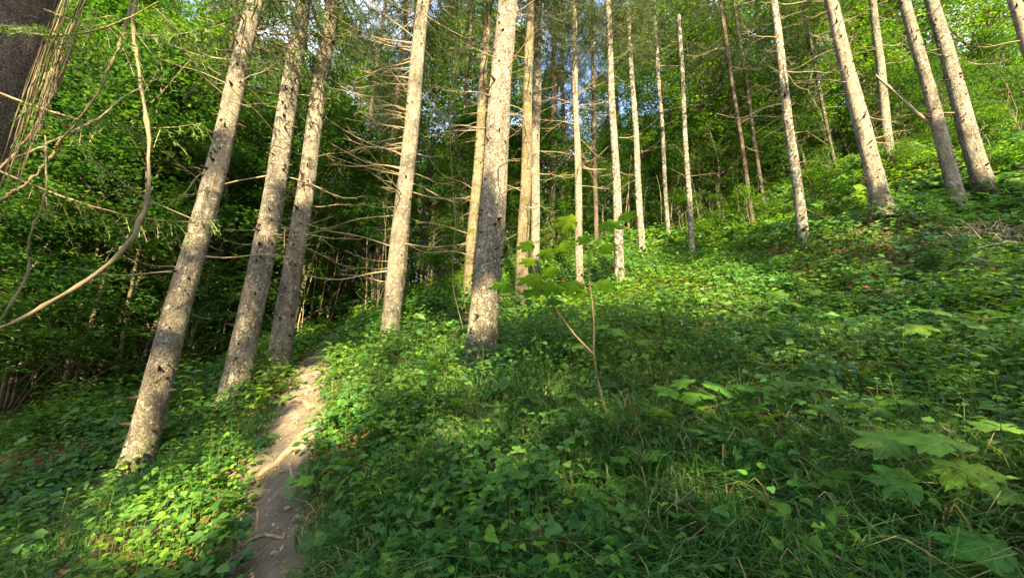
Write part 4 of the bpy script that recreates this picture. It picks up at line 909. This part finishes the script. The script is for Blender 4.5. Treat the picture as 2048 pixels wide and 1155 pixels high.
# forked sapling in the middle of the slope
b0 = on_ground(1226, 862)[0]; D0 = (b0 - CAM) @ FW
T = empty('maple_sapling', b0); tag(T, 'young maple sapling with a forked bare stem and a few big leaves at mid slope', 'sapling')
def q(px, py, dd=0.): return P(px, py, D0 + dd) - b0
m = MB(); tube(m, [q(1226, 866), q(1205, 800), q(1192, 740), q(1187, 708)], [.010, .009, .008, .007], 7); m.build('stem', M_STEM, T)
m = MB(); tube(m, [q(1187, 708), q(1150, 670, .02), q(1118, 628, .0), q(1092, 592, -.03), q(1070, 570, -.05)], [.008, .007, .006, .005, .003], 6); m.build('branch', M_STEM, T)
m = MB(); tube(m, [q(1187, 708), q(1188, 650, .05), q(1184, 600, .08), q(1178, 560, .1), q(1179, 500, .1), q(1181, 470, .12)], [.007, .006, .005, .004, .003, .002], 6); m.build('branch', M_STEM, T)
for i, (lx, ly, dd, ax_, ay_, w, tx, ty, nrm, frm) in enumerate([
    # leaf centre px, depth offset, attach px, leaf size px
    (1012, 568, -.05, 0, 0, 44, -1, -.05, (.1, -.25, 1), (1070, 570)), (1065, 552, -.1, 0, 0, 46, -.6, -.5, (-.1, -.5, 1), (1070, 570)), (1092, 568, -.15, 0, 0, 50, .6, -.6, (.15, -.35, 1), (1070, 570)), (1066, 580, 0, 0, 0, 40, -.2, -.9, (0, -.6, 1), (1070, 570)),
    (1095, 540, .05, 0, 0, 40, .7, .5, (0, -.5, 1), (1070, 570)), (1062, 520, .1, 0, 0, 34, -.4, .6, (.1, -.35, 1), (1075, 560)), (1058, 488, .1, 0, 0, 36, -1, .2, (0, -.22, 1), (1100, 470)),
    (1120, 490, 0, 0, 0, 46, .6, .7, (-.35, -.8, 1), (1100, 510)), (1098, 502, .1, 0, 0, 34, -.9, .0, (0, -.3, 1), (1120, 500)),
    (1150, 568, .0, 0, 0, 50, -.8, -.3, (.05, -.2, 1), (1176, 575)), (1205, 566, .05, 0, 0, 42, .9, .1, (.1, -.25, 1), (1180, 570)), (1165, 585, .1, 0, 0, 34, -.3, -.9, (0, -.5, 1), (1180, 575)),
    (1140, 440, .1, 0, 0, 46, -1, .1, (0, -.2, 1), (1178, 500)), (1214, 446, .1, 0, 0, 48, 1, .1, (-.05, -.75, 1), (1180, 500)), (1248, 430, .15, 0, 0, 36, .9, .4, (-.2, -.3, 1), (1185, 490)), (1170, 476, .12, 0, 0, 30, -.8, .2, (0, -.3, 1), (1179, 500)), (1210, 492, .15, 0, 0, 34, .9, .2, (0, -.35, 1), (1180, 500)),
    (1160, 690, -.1, 0, 0, 26, -.9, .1, (0, -.35, 1), (1187, 708)), (1110, 600, 0, 0, 0, 30, -.4, -.7, (0, -.4, 1), (1118, 628))]):
    s_ = w / F * D0 * 1.2; c = q(lx, ly, dd); tip = tx * RX + ty * UP * .55 + np.array([0, .25, 0])
    add_leaf(T, c, tip, s_ * .72, (nrm[0], (.16 + .3 * (nrm[1] + .3)) if ly < 620 else nrm[1], nrm[2]), i); petiole(T, q(frm[0], frm[1], 0), c)

def seedling(label, px, py, leafs, h=.3, cat='seedling', mat=M_MAPLE, group=None, mound_=0.):
    """a maple seedling: thin stem, stalks, one object per leaf; leafs: (px, py, size px, tip direction in view)"""
    b = on_ground(px, py)[0]; D = (b - CAM) @ FW
    T = empty('maple_seedling', b); tag(T, label, cat, group)
    cen = np.mean([P(l[0], l[1], D + (l[4] if len(l) > 4 else 0)) for l in leafs], 0) - b
    top = np.array([cen[0] * .8, cen[1] * .8, cen[2] - .05]); m = MB(); tube(m, [np.array([0, 0, -.03]), top * .5 + [.01, 0, .01], top], [.005, .004, .003], 6); m.build('stem', M_STEM, T)
    for i, l in enumerate(leafs):
        D2 = D + (l[4] if len(l) > 4 else 0); c = P(l[0], l[1], D2) - b; s_ = l[2] / F * D2; a_ = math.radians(l[3])
        tip = math.cos(a_) * RX + math.sin(a_) * np.array([0, 1., .25])
        nrm = np.array([random.uniform(-.3, .3), -.5 + random.uniform(-.3, .25), 1]); s_ *= .94
        add_leaf(T, c, tip, s_, nrm, int(l[0] + l[1])); petiole(T, top, c)
    return T
seedling('maple seedling with flat spreading leaves below the dry grass gap right of the fork', 1500, 880,
         [(1340, 778, 45, 170), (1335, 822, 42, 200), (1395, 790, 55, 100), (1440, 775, 50, 60), (1480, 770, 45, 20), (1570, 765, 55, 10), (1545, 790, 50, -30), (1415, 815, 40, 190), (1490, 800, 38, 250), (1600, 800, 40, 0), (1370, 762, 36, 120)])
seedling('maple seedling with one brown-blotched leaf and one sunlit leaf', 1740, 900, [(1705, 800, 50, 150), (1790, 800, 50, 60), (1655, 812, 36, 180), (1760, 815, 36, 200), (1600, 853, 36, 190), (1660, 870, 34, 240)])
seedling('large-leaved maple seedling hanging in from the right edge, upper cluster', 2040, 1010, [(1885, 880, 95, 95, -.2), (1930, 930, 85, 200, -.15), (1810, 960, 70, 150, -.2), (2035, 985, 90, 250, -.3), (1780, 880, 70, 160, 0), (1995, 850, 55, 60, 0), (1870, 1000, 60, 260, -.1), (1960, 1000, 55, 300, -.1)])
seedling('close large maple leaves in the bottom right corner', 2100, 1200, [(1980, 1090, 100, 130, -.1), (2040, 1130, 90, 220, -.1), (1930, 1130, 70, 190, -.05)])
seedling('maple seedling with a holed grey-green leaf at the bottom of the slope', 1105, 1130, [(1100, 1090, 62, 235), (1065, 1120, 30, 180), (1150, 1080, 34, 20)])
seedling('yellow-green drooping maple leaf low beside the grass', 850, 1110, [(845, 1060, 48, 280), (880, 1045, 30, 30)])
seedling('maple seedling with pale turned-up leaves in the lower middle', 1215, 1040, [(1195, 945, 40, 100), (1235, 960, 44, 320), (1175, 975, 34, 200), (1255, 1000, 40, 340), (1210, 1005, 36, 250)])
seedling('small bright yellow-green maple seedling among the grass', 1035, 1010, [(1035, 900, 26, 90), (1030, 925, 34, 260), (1000, 955, 40, 250), (1060, 930, 28, 20)])
seedling('maple seedling at the right edge below the fallen brushwood', 1910, 730, [(1880, 620, 50, 170), (1930, 640, 55, 10), (1840, 650, 45, 190), (1960, 665, 50, 340), (1900, 690, 45, 260), (1985, 620, 45, 30)])
seedling('shaded maple seedling with flat leaves at the middle of the slope', 1610, 640, [(1560, 585, 30, 170), (1620, 580, 34, 20), (1590, 605, 30, 250)])
seedling('maple seedling close right of the forked sapling', 1300, 740, [(1240, 660, 32, 180), (1280, 680, 30, 0), (1255, 700, 28, 200), (1210, 650, 26, 150), (1330, 690, 26, 20)])
seedling('maple seedling beside the path edge with one broad leaf', 640, 1010, [(615, 955, 34, 190), (660, 965, 28, 20), (700, 950, 26, 60), (665, 930, 22, 90)])

def small_seedling(seed):
    r = random.Random(seed); T = empty('maple_seedling', (0, 0, 0)); h = r.uniform(.18, .3); m = MB(); tube(m, [(0, 0, -.03), (.01, .005, h * .5), (0, -.01, h)], [.0035, .003, .002], 5); m.build('stem', M_STEM, T)
    for i in range(r.choice((4, 5, 6))):
        a_ = i * 2.3 + r.random(); dv = np.array([math.cos(a_), math.sin(a_), r.uniform(.0, .3)]); c = np.array([0, -.01, h - .02 * (i // 2)]) + dv * r.uniform(.04, .09)
        add_leaf(T, c, dv, r.uniform(.055, .1), (-.3 * dv[0] + r.uniform(-.2, .2), -.3 * dv[1] - .3, 1), seed * 7 + i); petiole(T, (0, -.01, h - .02 * (i // 2)), c, .0012)
    return T
protos = [small_seedling(i) for i in range(4)]
spots_ = [(760, 880), (930, 860), (690, 1000), (960, 1060), (1420, 960), (1330, 900), (1480, 1050), (1650, 1050), (1760, 990), (1390, 1090), (1560, 700), (1730, 700), (1830, 740), (1430, 660), (1350, 620), (1660, 620), (1780, 600), (880, 770), (1130, 860), (1000, 820), (420, 1080), (360, 960), (250, 1110), (130, 1000), (1540, 940), (1900, 780), (1980, 700), (820, 930), (740, 1090), (1280, 1000), (1620, 760), (1500, 620)]
for i, (px, py) in enumerate(spots_):
    p = on_ground(px, py)[0]; src = protos[i % 4]
    if i < 4: T = src
    else:
        T = src.copy(); COL.objects.link(T)
        for ch in list(src.children):
            c_ = ch.copy(); COL.objects.link(c_); c_.parent = T
    T.location = p; T.rotation_euler = (0, 0, i * 1.7); s_ = .8 + .5 * random.random(); T.scale = (s_,) * 3
    dep = (p - CAM) @ FW; w_ = [t for a_, t in [(-99, 'on the bank left of the path'), (560, 'close right of the path'), (800, 'on the slope below the thick central trunk'), (1100, 'beside the forked sapling'), (1300, 'right of the forked sapling'), (1500, 'below the white-blotched spruce'), (1700, 'below the knotty leaning spruce'), (1860, 'near the right edge')] if px >= a_][-1]
    tag(T, 'small maple seedling ' + w_ + (', in front' if dep < 2.8 else ', mid-way' if dep < 4.5 else ', higher up'), 'seedling', 'small maple seedlings in the undergrowth')

# pale-leaved herb beside the leaning trunk and leafy plants on the left bank
def leafy_plant(label, px, py, top, nl, size, mat=M_HERB, group=None, sp_=.12, name='leafy_plant', cat='plant', dd=0.):
    b = on_ground(px, py)[0]; D = (b - CAM) @ FW; T = empty(name, b); tag(T, label, cat, group)
    e = P(top[0], top[1], D + dd) - b; m = MB(); tube(m, [np.array([0, 0, -.03]), e * .5 + [.015, 0, 0], e], [.005, .004, .002], 5); m.build('stem', M_GSTEM, T)
    r = random.Random(px)
    for i in range(nl):
        f = .45 + .55 * (i + 1) / nl; c = e * f; a_ = i * 2.4 + r.random(); dr = np.array([math.cos(a_), math.sin(a_), r.uniform(-.1, .35)])
        mm = MB(); leaves(mm, np.array([[0., 0, 0]]), np.array([[-.3 * math.cos(a_), -.3 * math.sin(a_) - .3, 1.]]), dr[None], size * r.uniform(.8, 1.2), BROAD[0], BROAD[1], r.random())
        o = mm.build('leaf', mat, T); o.location = c
    return T
M_PALE = leaf_mat('pale_leaves', [(0, (.12, .2, .08)), (1, (.22, .3, .14))], transl=.5)
leafy_plant('pale broad-leaved plant right of the thick leaning trunk', 395, 830, (378, 738), 7, .14, M_PALE)
leafy_plant('tall plant with yellowish pointed leaves in front of the leaning trunk', 372, 905, (392, 770), 9, .13, M_HERB)
leafy_plant('leafy plant at the foot of the scarred spruce beside the path', 505, 840, (530, 778), 10, .12, M_HERB)
leafy_plant('broad-leaved plant leaning over the bottom left bank', 300, 1050, (300, 985), 9, .10, M_HERB)
leafy_plant('spreading leafy plant beside the lower path edge', 420, 1010, (440, 940), 10, .09, M_HERB)
leafy_plant('small sunlit plant with round leaves above the path bend', 700, 850, (712, 800), 9, .07, M_HERB)

# crumpled dry leaf caught in the grass, small dry leaves
def dry_leaf(label, px, py, s_px, ang, seed, lift=.12, mat=M_DRYLEAF, shade=.62):
    b = on_ground(px, py)[0]; b = b + (CAM - b) / np.linalg.norm(CAM - b) * lift
    pts, pol = maple_template(seed); pts = np.array(pts); pts[:, 2] += .55 * pts[:, 0] ** 2 + .2 * np.sin(pts[:, 1] * 5)
    m = MB(); D = (b - CAM) @ FW; a_ = math.radians(ang)
    leaves(m, np.zeros((1, 3)), np.array([[.2, -.8, .7]]), np.array([[math.cos(a_), .2, math.sin(a_)]]), s_px / F * D, pts, pol, shade)
    o = m.build('dry_leaf', mat); o.location = b; tag(o, label, 'dead leaf'); return o
dry_leaf('crumpled tan dead leaf caught in the foliage at the bottom centre', 1078, 1060, 36, 130, 3, .2)
dry_leaf('dark brown withered leaf on top of the flat maple leaves', 1520, 768, 24, 30, 5, .3, shade=.02)
dry_leaf('pale cream dead leaf among the leaves in the lower right', 1552, 1110, 22, 100, 6, .1)
dry_leaf('pale whitish leaf caught beside the turned-up maple leaves', 1163, 972, 16, 60, 7, .25)
dry_leaf('small orange dead leaf standing on the slope left of centre', 857, 982, 11, 80, 8, .1)

# ------------------------------------------------------------------ creepers and the hanging vine
def curve3(pxs, n=40):
    pts = np.array([P(*p) for p in pxs]); k = len(pts); u = np.linspace(0, k - 1, n); out = []
    for v in u:                                        # Catmull-Rom
        i = min(int(v), k - 2); t = v - i; p0, p1, p2, p3 = pts[max(i - 1, 0)], pts[i], pts[i + 1], pts[min(i + 2, k - 1)]
        out.append(.5 * ((2 * p1) + (p2 - p0) * t + (2 * p0 - 5 * p1 + 4 * p2 - p3) * t * t + (3 * p1 - p0 - 3 * p2 + p3) * t ** 3))
    return np.array(out)
def vine(label, pxs, r0, r1, n=60, mat=M_VINE, group=None, name='vine', k=7):
    c = curve3(pxs, n); o = c[0].copy(); m = MB(); rr = np.linspace(r0, r1, n) * (1 + .5 * (np.arange(n) % 9 == 4) * (r0 > .008)) * (1 + .45 * (vn(np.arange(n) * .6, np.zeros(n), s=int(pxs[0][0]) & 255) - .5) * 2)
    c = c + np.stack([vn(np.arange(n) * .5, np.zeros(n), s=3 + i) - .5 for i in range(3)], -1) * .018
    tube(m, c - o, rr, k); ob = m.build(name, mat); ob.location = o; return tag(ob, label, 'vine', group)
vine('long pale vine hanging in a wide arc in front of the left trees', [(290, -60, 3.3), (268, 20, 3.2), (266, 70, 3.2), (276, 140, 3.1), (292, 230, 3.0), (298, 330, 2.9), (290, 420, 2.8), (255, 485, 2.7), (190, 550, 2.6), (100, 605, 2.5), (0, 655, 2.4), (-130, 700, 2.3)], .0125, .0115)
vine('curved pale creeper slanting down left of the long arc vine', [(275, -40, 3.4), (248, 60, 3.3), (226, 120, 3.2), (180, 210, 3.1), (110, 292, 3.0)], .010, .007)
vine('broken pale branch slanting under the curved creeper', [(118, 296, 3.2), (60, 360, 3.1), (0, 400, 3.0), (-80, 440, 3.0)], .010, .010)
vine('thin wavy creeper hanging along the left edge', [(90, 270, 3.2), (92, 360, 3.1), (88, 400, 3.1), (60, 470, 3.0), (52, 550, 3.0), (10, 625, 2.9), (-60, 700, 2.8)], .007, .007)
vine('thin straight creeper hanging above the wavy one', [(150, 80, 3.3), (110, 180, 3.3), (60, 270, 3.2), (0, 340, 3.2), (-60, 420, 3.2)], .010, .008)
vine('dark thin bough crossing behind the creepers', [(-40, 345, 3.6), (60, 305, 3.7), (130, 270, 3.8), (190, 240, 4.0), (255, 190, 4.3), (330, 150, 4.6)], .012, .005, mat=M_TWIG)
vine('thin creeper hanging between the sunlit and the narrow yellowish trunks', [(915, -20, 6.5), (922, 80, 6.5), (906, 160, 6.5), (900, 260, 6.5), (905, 360, 6.5), (910, 440, 6.5), (905, 560, 6.5), (922, 640, 6.6), (938, 700, 6.4)], .006, .005)
# ragged bundle of dry strands beside the corner trunk
bund = MB(); c0 = P(150, -60, 3.0)
rb_ = random.Random(3)
for i in range(34):
    u = rb_.uniform(-1, 1); w_ = 18 + 14 * abs(u)
    x0, x1 = 168 + u * 30 + rb_.uniform(-10, 10), -28 + u * 34 + rb_.uniform(-14, 14); dd = rb_.uniform(-.18, .18) + 3.0; a0, a1 = rb_.uniform(-60, 120), rb_.uniform(230, 480)
    pts = []
    for f in np.linspace(0, 1, 9):
        yy = a0 + (a1 - a0) * f; ff = (yy + 60) / 560; pts.append((x0 + (x1 - x0) * ff ** .9 + rb_.uniform(-4, 4), yy, dd + .1 * math.sin(f * 5 + i)))
    c = curve3(pts, 22); tube(bund, c - c0, np.linspace(.006, .002, 22) * rb_.uniform(.4, 1.1), 4)
o = bund.build('creeper_strands', M_VINE); o.location = c0; tag(o, 'ragged hanging bundle of dry pale creeper strands beside the corner trunk', 'creeper', kind='stuff')

# spruce boughs hanging into the upper left
def bough(label, px, py, d, az, s_, seed):
    w, wp, nv, npoly, nr = LIVE[seed % 5]; p = P(px, py, d); T = empty('spruce_bough', p, az, s_); tag(T, label, 'bough', 'low spruce boughs at the upper left')
    m = MB(); m.add(w, wp); m.build('twig_wood', M_TWIG, T); m = MB(); m.add(nv, npoly, nr); m.build('needles', M_NEEDLE_L, T)
M_NEEDLE_L = leaf_mat('young_needles', [(0, (.05, .12, .02)), (.6, (.085, .18, .025)), (1, (.14, .25, .04))], transl=.3, rough=.5)
for i, (px, py, d, az) in enumerate([(-40, 170, 3.0, .2), (20, 60, 3.1, -.2), (-30, 330, 3.1, .5), (90, 20, 3.3, .1), (250, -40, 3.8, -1.2), (330, -60, 4.2, -.8), (420, -60, 4.6, -2.2), (180, -60, 3.4, -.4)]):
    bough('low spruce bough with fresh green needles hanging at the upper left', px, py, d, az, .75, i)

# ------------------------------------------------------------------ thin bare poles in the dark thicket
polem = []
for i in range(6):
    r = random.Random(i); m = MB(); n = 9; t = np.linspace(0, 1, n); H = r.uniform(2.5, 4)
    tube(m, np.stack([r.uniform(-.5, .5) * t ** 2 + .03 * np.sin(t * 7), r.uniform(-.4, .4) * t ** 2, H * t - .1], -1), .019 * (1 - t * .7), 5); polem.append(m.mesh('pole_sapling', M_BARE))
for i in range(95):
    px = R_.choice((R_.uniform(-150, 330), R_.uniform(-60, 240), R_.uniform(330, 780), R_.uniform(600, 780), R_.uniform(1080, 1520))); d = R_.uniform(9.5, 15) if px < 900 else R_.uniform(15, 19)
    x, y = spot(px, d)
    if path_dist(np.array([x]), np.array([y]))[1][0] < .5: continue
    o = link('pole_sapling', R_.choice(polem)); o.location = (x, y, gz1(x, y)); o.rotation_euler = (R_.uniform(-.12, .12), R_.uniform(-.12, .12), R_.random() * 6.28); s_ = R_.uniform(.7, 1.4); o.scale = (s_, s_, R_.uniform(.7, 1.2))
    a_, b_ = where(x, y); tag(o, a_ + 'thin bare sapling stem ' + b_, 'sapling', 'bare sapling stems in the thicket')

# ------------------------------------------------------------------ fallen wood, roots, stones
def stick(label, a_, b_, r_, forks=2, lift=.06, mat=M_STICK, name='fallen_branch', bend=.05, seed=1, cat='branch'):
    r = random.Random(seed); p0, p1 = on_ground([a_[0], b_[0]], [a_[1], b_[1]]); n = 9; t = np.linspace(0, 1, n)[:, None]; c = p0 + (p1 - p0) * t
    c[:, 2] = np.maximum(c[:, 2], gz(c[:, 0], c[:, 1])) + lift; L_ = np.linalg.norm(p1 - p0); c[1:-1] += np.array([[r.uniform(-1, 1) for _ in range(3)] for _ in range(n - 2)]) * bend * L_ * .15
    o = p0.copy(); m = MB(); tube(m, c - o, r_ * (1 - .7 * t[:, 0]), 6)
    T = m.build(name, mat); T.location = o; tag(T, label, cat)
    for i in range(forks):
        k = r.randint(2, 6); d = (c[k + 1] - c[k]); d /= np.linalg.norm(d); d = d + np.array([r.uniform(-.9, .9), r.uniform(-.9, .9), r.uniform(0, .7)]); ll = L_ * r.uniform(.15, .35)
        m = MB(); tube(m, [c[k] - o, c[k] - o + d * ll * .5, c[k] - o + d * ll + [0, 0, -.02]], [r_ * .6, r_ * .4, r_ * .15], 5); m.build('twig', mat, T)
    return T
stick('pale forked dead branch lying on the mid slope below the white-blotched spruce', (1665, 520), (1740, 522), .016, 3, .14, seed=3)
stick('long pale stick lying across the slope near the brushwood', (1930, 525), (2010, 540), .018, 1, .12, seed=4)
stick('short grey stick poking out of the leaves at mid slope', (1395, 600), (1455, 592), .018, 0, .2, seed=5)
stick('thin pale stick on the slope above the bramble mound', (1120, 705), (1170, 668), .012, 1, .22, seed=6)
stick('small brown stick left of the forked sapling', (990, 742), (1030, 738), .010, 0, .16, seed=7)
stick('dry stick lying at the bottom left bank', (60, 1060), (290, 930), .022, 2, .05, seed=8)
stick('second dry stick crossing the bottom left bank lower down', (20, 1010), (240, 985), .016, 2, .05, seed=9)
stick('pale stick at the foot of the thick leaning trunk', (150, 1040), (240, 990), .02, 1, .06, seed=10)
stick('mossy branch lying at the far left edge', (0, 975), (150, 985), .018, 1, .08, seed=11)
stick('thin bent dead stem rising in the lower right', (1640, 960), (1560, 890), .010, 2, .25, seed=12)
# leaning dead stem on the upper right
vine('pale leaning dead stem resting against the grey spruce', [(1750, 150, 10), (1790, 186, 9.9), (1830, 223, 9.8), (1870, 260, 9.7), (1895, 284, 9.7)], .022, .03, n=24, mat=M_STICK, name='leaning_dead_stem')
bpy.data.objects['leaning_dead_stem']['category'] = 'dead stem'
# heap of dry roots and brushwood at the right edge
T0 = on_ground(2020, 500)[0]; m = MB(); rb_ = random.Random(9)
for i in range(130):
    a_ = rb_.random() * 6.28; r1 = rb_.random() * 1.1; p = np.array([r1 * math.cos(a_), r1 * math.sin(a_) * .6, 0]); d = np.array([rb_.uniform(-1, 1), rb_.uniform(-1, 1), rb_.uniform(-.1, .7)]); ll = rb_.uniform(.2, .7)
    zb = gz1(T0[0] + p[0], T0[1] + p[1]) - T0[2]; p[2] = zb + rb_.uniform(0, .35) * (1.2 - r1)
    tube(m, [p, p + d * ll * .5 + [0, 0, .06], p + d * ll + [0, 0, -.05]], [.012, .009, .003], 4)
o = m.build('brushwood_heap', M_STICK); o.location = T0; tag(o, 'tangled heap of grey dead roots and twigs at the right edge of the slope', 'brushwood', kind='stuff')
m = MB(); T0 = on_ground(60, 1080)[0]
for i in range(140):
    p = np.array([rb_.uniform(-1.2, .7), rb_.uniform(-.9, 1.1), 0]); p[2] = gz1(T0[0] + p[0], T0[1] + p[1]) - T0[2] + rb_.uniform(.01, .14); d = np.array([rb_.uniform(.2, 1), rb_.uniform(-.3, .9), rb_.uniform(-.1, .25)]); ll = rb_.uniform(.2, .8)
    tube(m, [p, p + d * ll * .5 + [0, 0, .02], p + d * ll + [0, 0, -.04]], [.008, .006, .002], 4)
o = m.build('dry_stalks', M_STICK); o.location = T0; tag(o, 'dry fallen stalks and twigs on the shaded bank at the bottom left', 'dry stalks', kind='stuff')

def root(label, pts, r_, seed=0):
    p = on_ground([a_[0] for a_ in pts], [a_[1] for a_ in pts]); n = 22; u = np.linspace(0, len(p) - 1, n); c = np.stack([np.interp(u, np.arange(len(p)), p[:, i]) for i in range(3)], -1)
    c[:, 2] = gz(c[:, 0], c[:, 1]) + .016 + r_ * (.55 - 1.4 * np.abs(np.linspace(-1, 1, n)) ** 3) + .006 * np.sin(u * 4); o = c[0].copy(); m = MB()
    tube(m, c - o, r_ * (1 + .3 * (vn(u * 3, u * 0, s=seed) - .5)), 8); ob = m.build('tree_root', M_ROOT); ob.location = o; return tag(ob, label, 'root')
root('smooth worn root slanting across the middle of the path', [(520, 950), (550, 935), (585, 905), (625, 880)], .028, 1)
root('short root crossing the path just below the sunlit part', [(570, 905), (600, 885), (635, 882)], .025, 2)
root('thick dark root forming a step at the right path edge', [(590, 882), (615, 873), (640, 880)], .035, 3)
root('thin root running down the path beside the step', [(577, 930), (582, 945), (584, 965)], .018, 4)
root('sunlit root step higher on the path', [(570, 812), (600, 806), (632, 815)], .03, 5)
root('root step near where the path reaches the slim spruce', [(585, 780), (608, 777), (630, 782)], .03, 6)
root('thin root across the shaded lower path', [(490, 1090), (530, 1078), (570, 1082)], .012, 7)
root('small root at the left edge of the lower path', [(500, 1010), (515, 1030), (512, 1062)], .012, 8)
m_st = []
for i in range(4):
    r = np.random.default_rng(i + 5); bm_ = MB(); u, v = np.meshgrid(np.linspace(0, 2 * math.pi, 10, endpoint=False), np.linspace(.15, math.pi - .15, 7)); k = 10
    rr = 1 + .3 * (vn(np.cos(u) * 1.5 + i * 7, np.sin(u) * 1.5, v * 1.5) - .5) * 2; V = np.stack([np.cos(u) * np.sin(v) * rr, np.sin(u) * np.sin(v) * rr * .8, np.cos(v) * rr * .55], -1).reshape(-1, 3)
    ii = np.arange(6)[:, None] * k; jj = np.arange(k)[None]; Q = np.stack([ii + jj, ii + (jj + 1) % k, ii + k + (jj + 1) % k, ii + k + jj], -1).reshape(-1, 4)
    bm_.add(V, Q); bm_.P.append(np.array([list(range(k))])); bm_.R.append([0]); bm_.M.append([0]); bm_.P.append(np.array([list(range(6 * k, 7 * k))])); bm_.R.append([0]); bm_.M.append([0])
    m_st.append(bm_.mesh('stone', M_STONE, smooth=True))
for i, (px, py, s_, lab) in enumerate([(622, 866, .07, 'flat grey stone at the root step on the right path edge'), (598, 1040, .05, 'rounded stone half sunk in the right side of the lower path'), (575, 1020, .03, 'small pale stone in the middle of the lower path'), (552, 1110, .035, 'pale stone near the bottom of the path'),
                                       (630, 876, .06, 'stone tucked under the dark root step'), (540, 985, .025, 'small stone in the shade of the middle path'), (590, 838, .03, 'sunlit pebble on the upper path'), (612, 790, .03, 'pebble beside the sunlit root step')]):
    p = on_ground(px, py)[0]; o = link('stone', m_st[i % 4]); o.location = p + [0, 0, s_ * .1 + .014]; o.scale = (s_,) * 3; o.rotation_euler = (0, 0, i * 1.3); tag(o, lab, 'stone')

# tell apart the things of a group that would otherwise share a label: count them off from the left
ORD = ['first', 'second', 'third', 'fourth', 'fifth', 'sixth', 'seventh', 'eighth', 'ninth', 'tenth', 'eleventh', 'twelfth', 'thirteenth', 'fourteenth', 'fifteenth', 'sixteenth', 'seventeenth', 'eighteenth']
bpy.context.view_layer.update()
same = {}
for o in COL.objects:
    if o.parent is None and o.get('label') and o.get('group') and o['group'] != 'beeches behind the viewpoint': same.setdefault(o['label'], []).append(o)
for lab, obs in same.items():
    if len(obs) < 2 or len(obs) > 18: continue
    obs.sort(key=lambda o: project(np.array(o.location))[0])
    for i, o in enumerate(obs): o['label'] = ORD[i] + ' from left, ' + lab
print('ALL DONE')
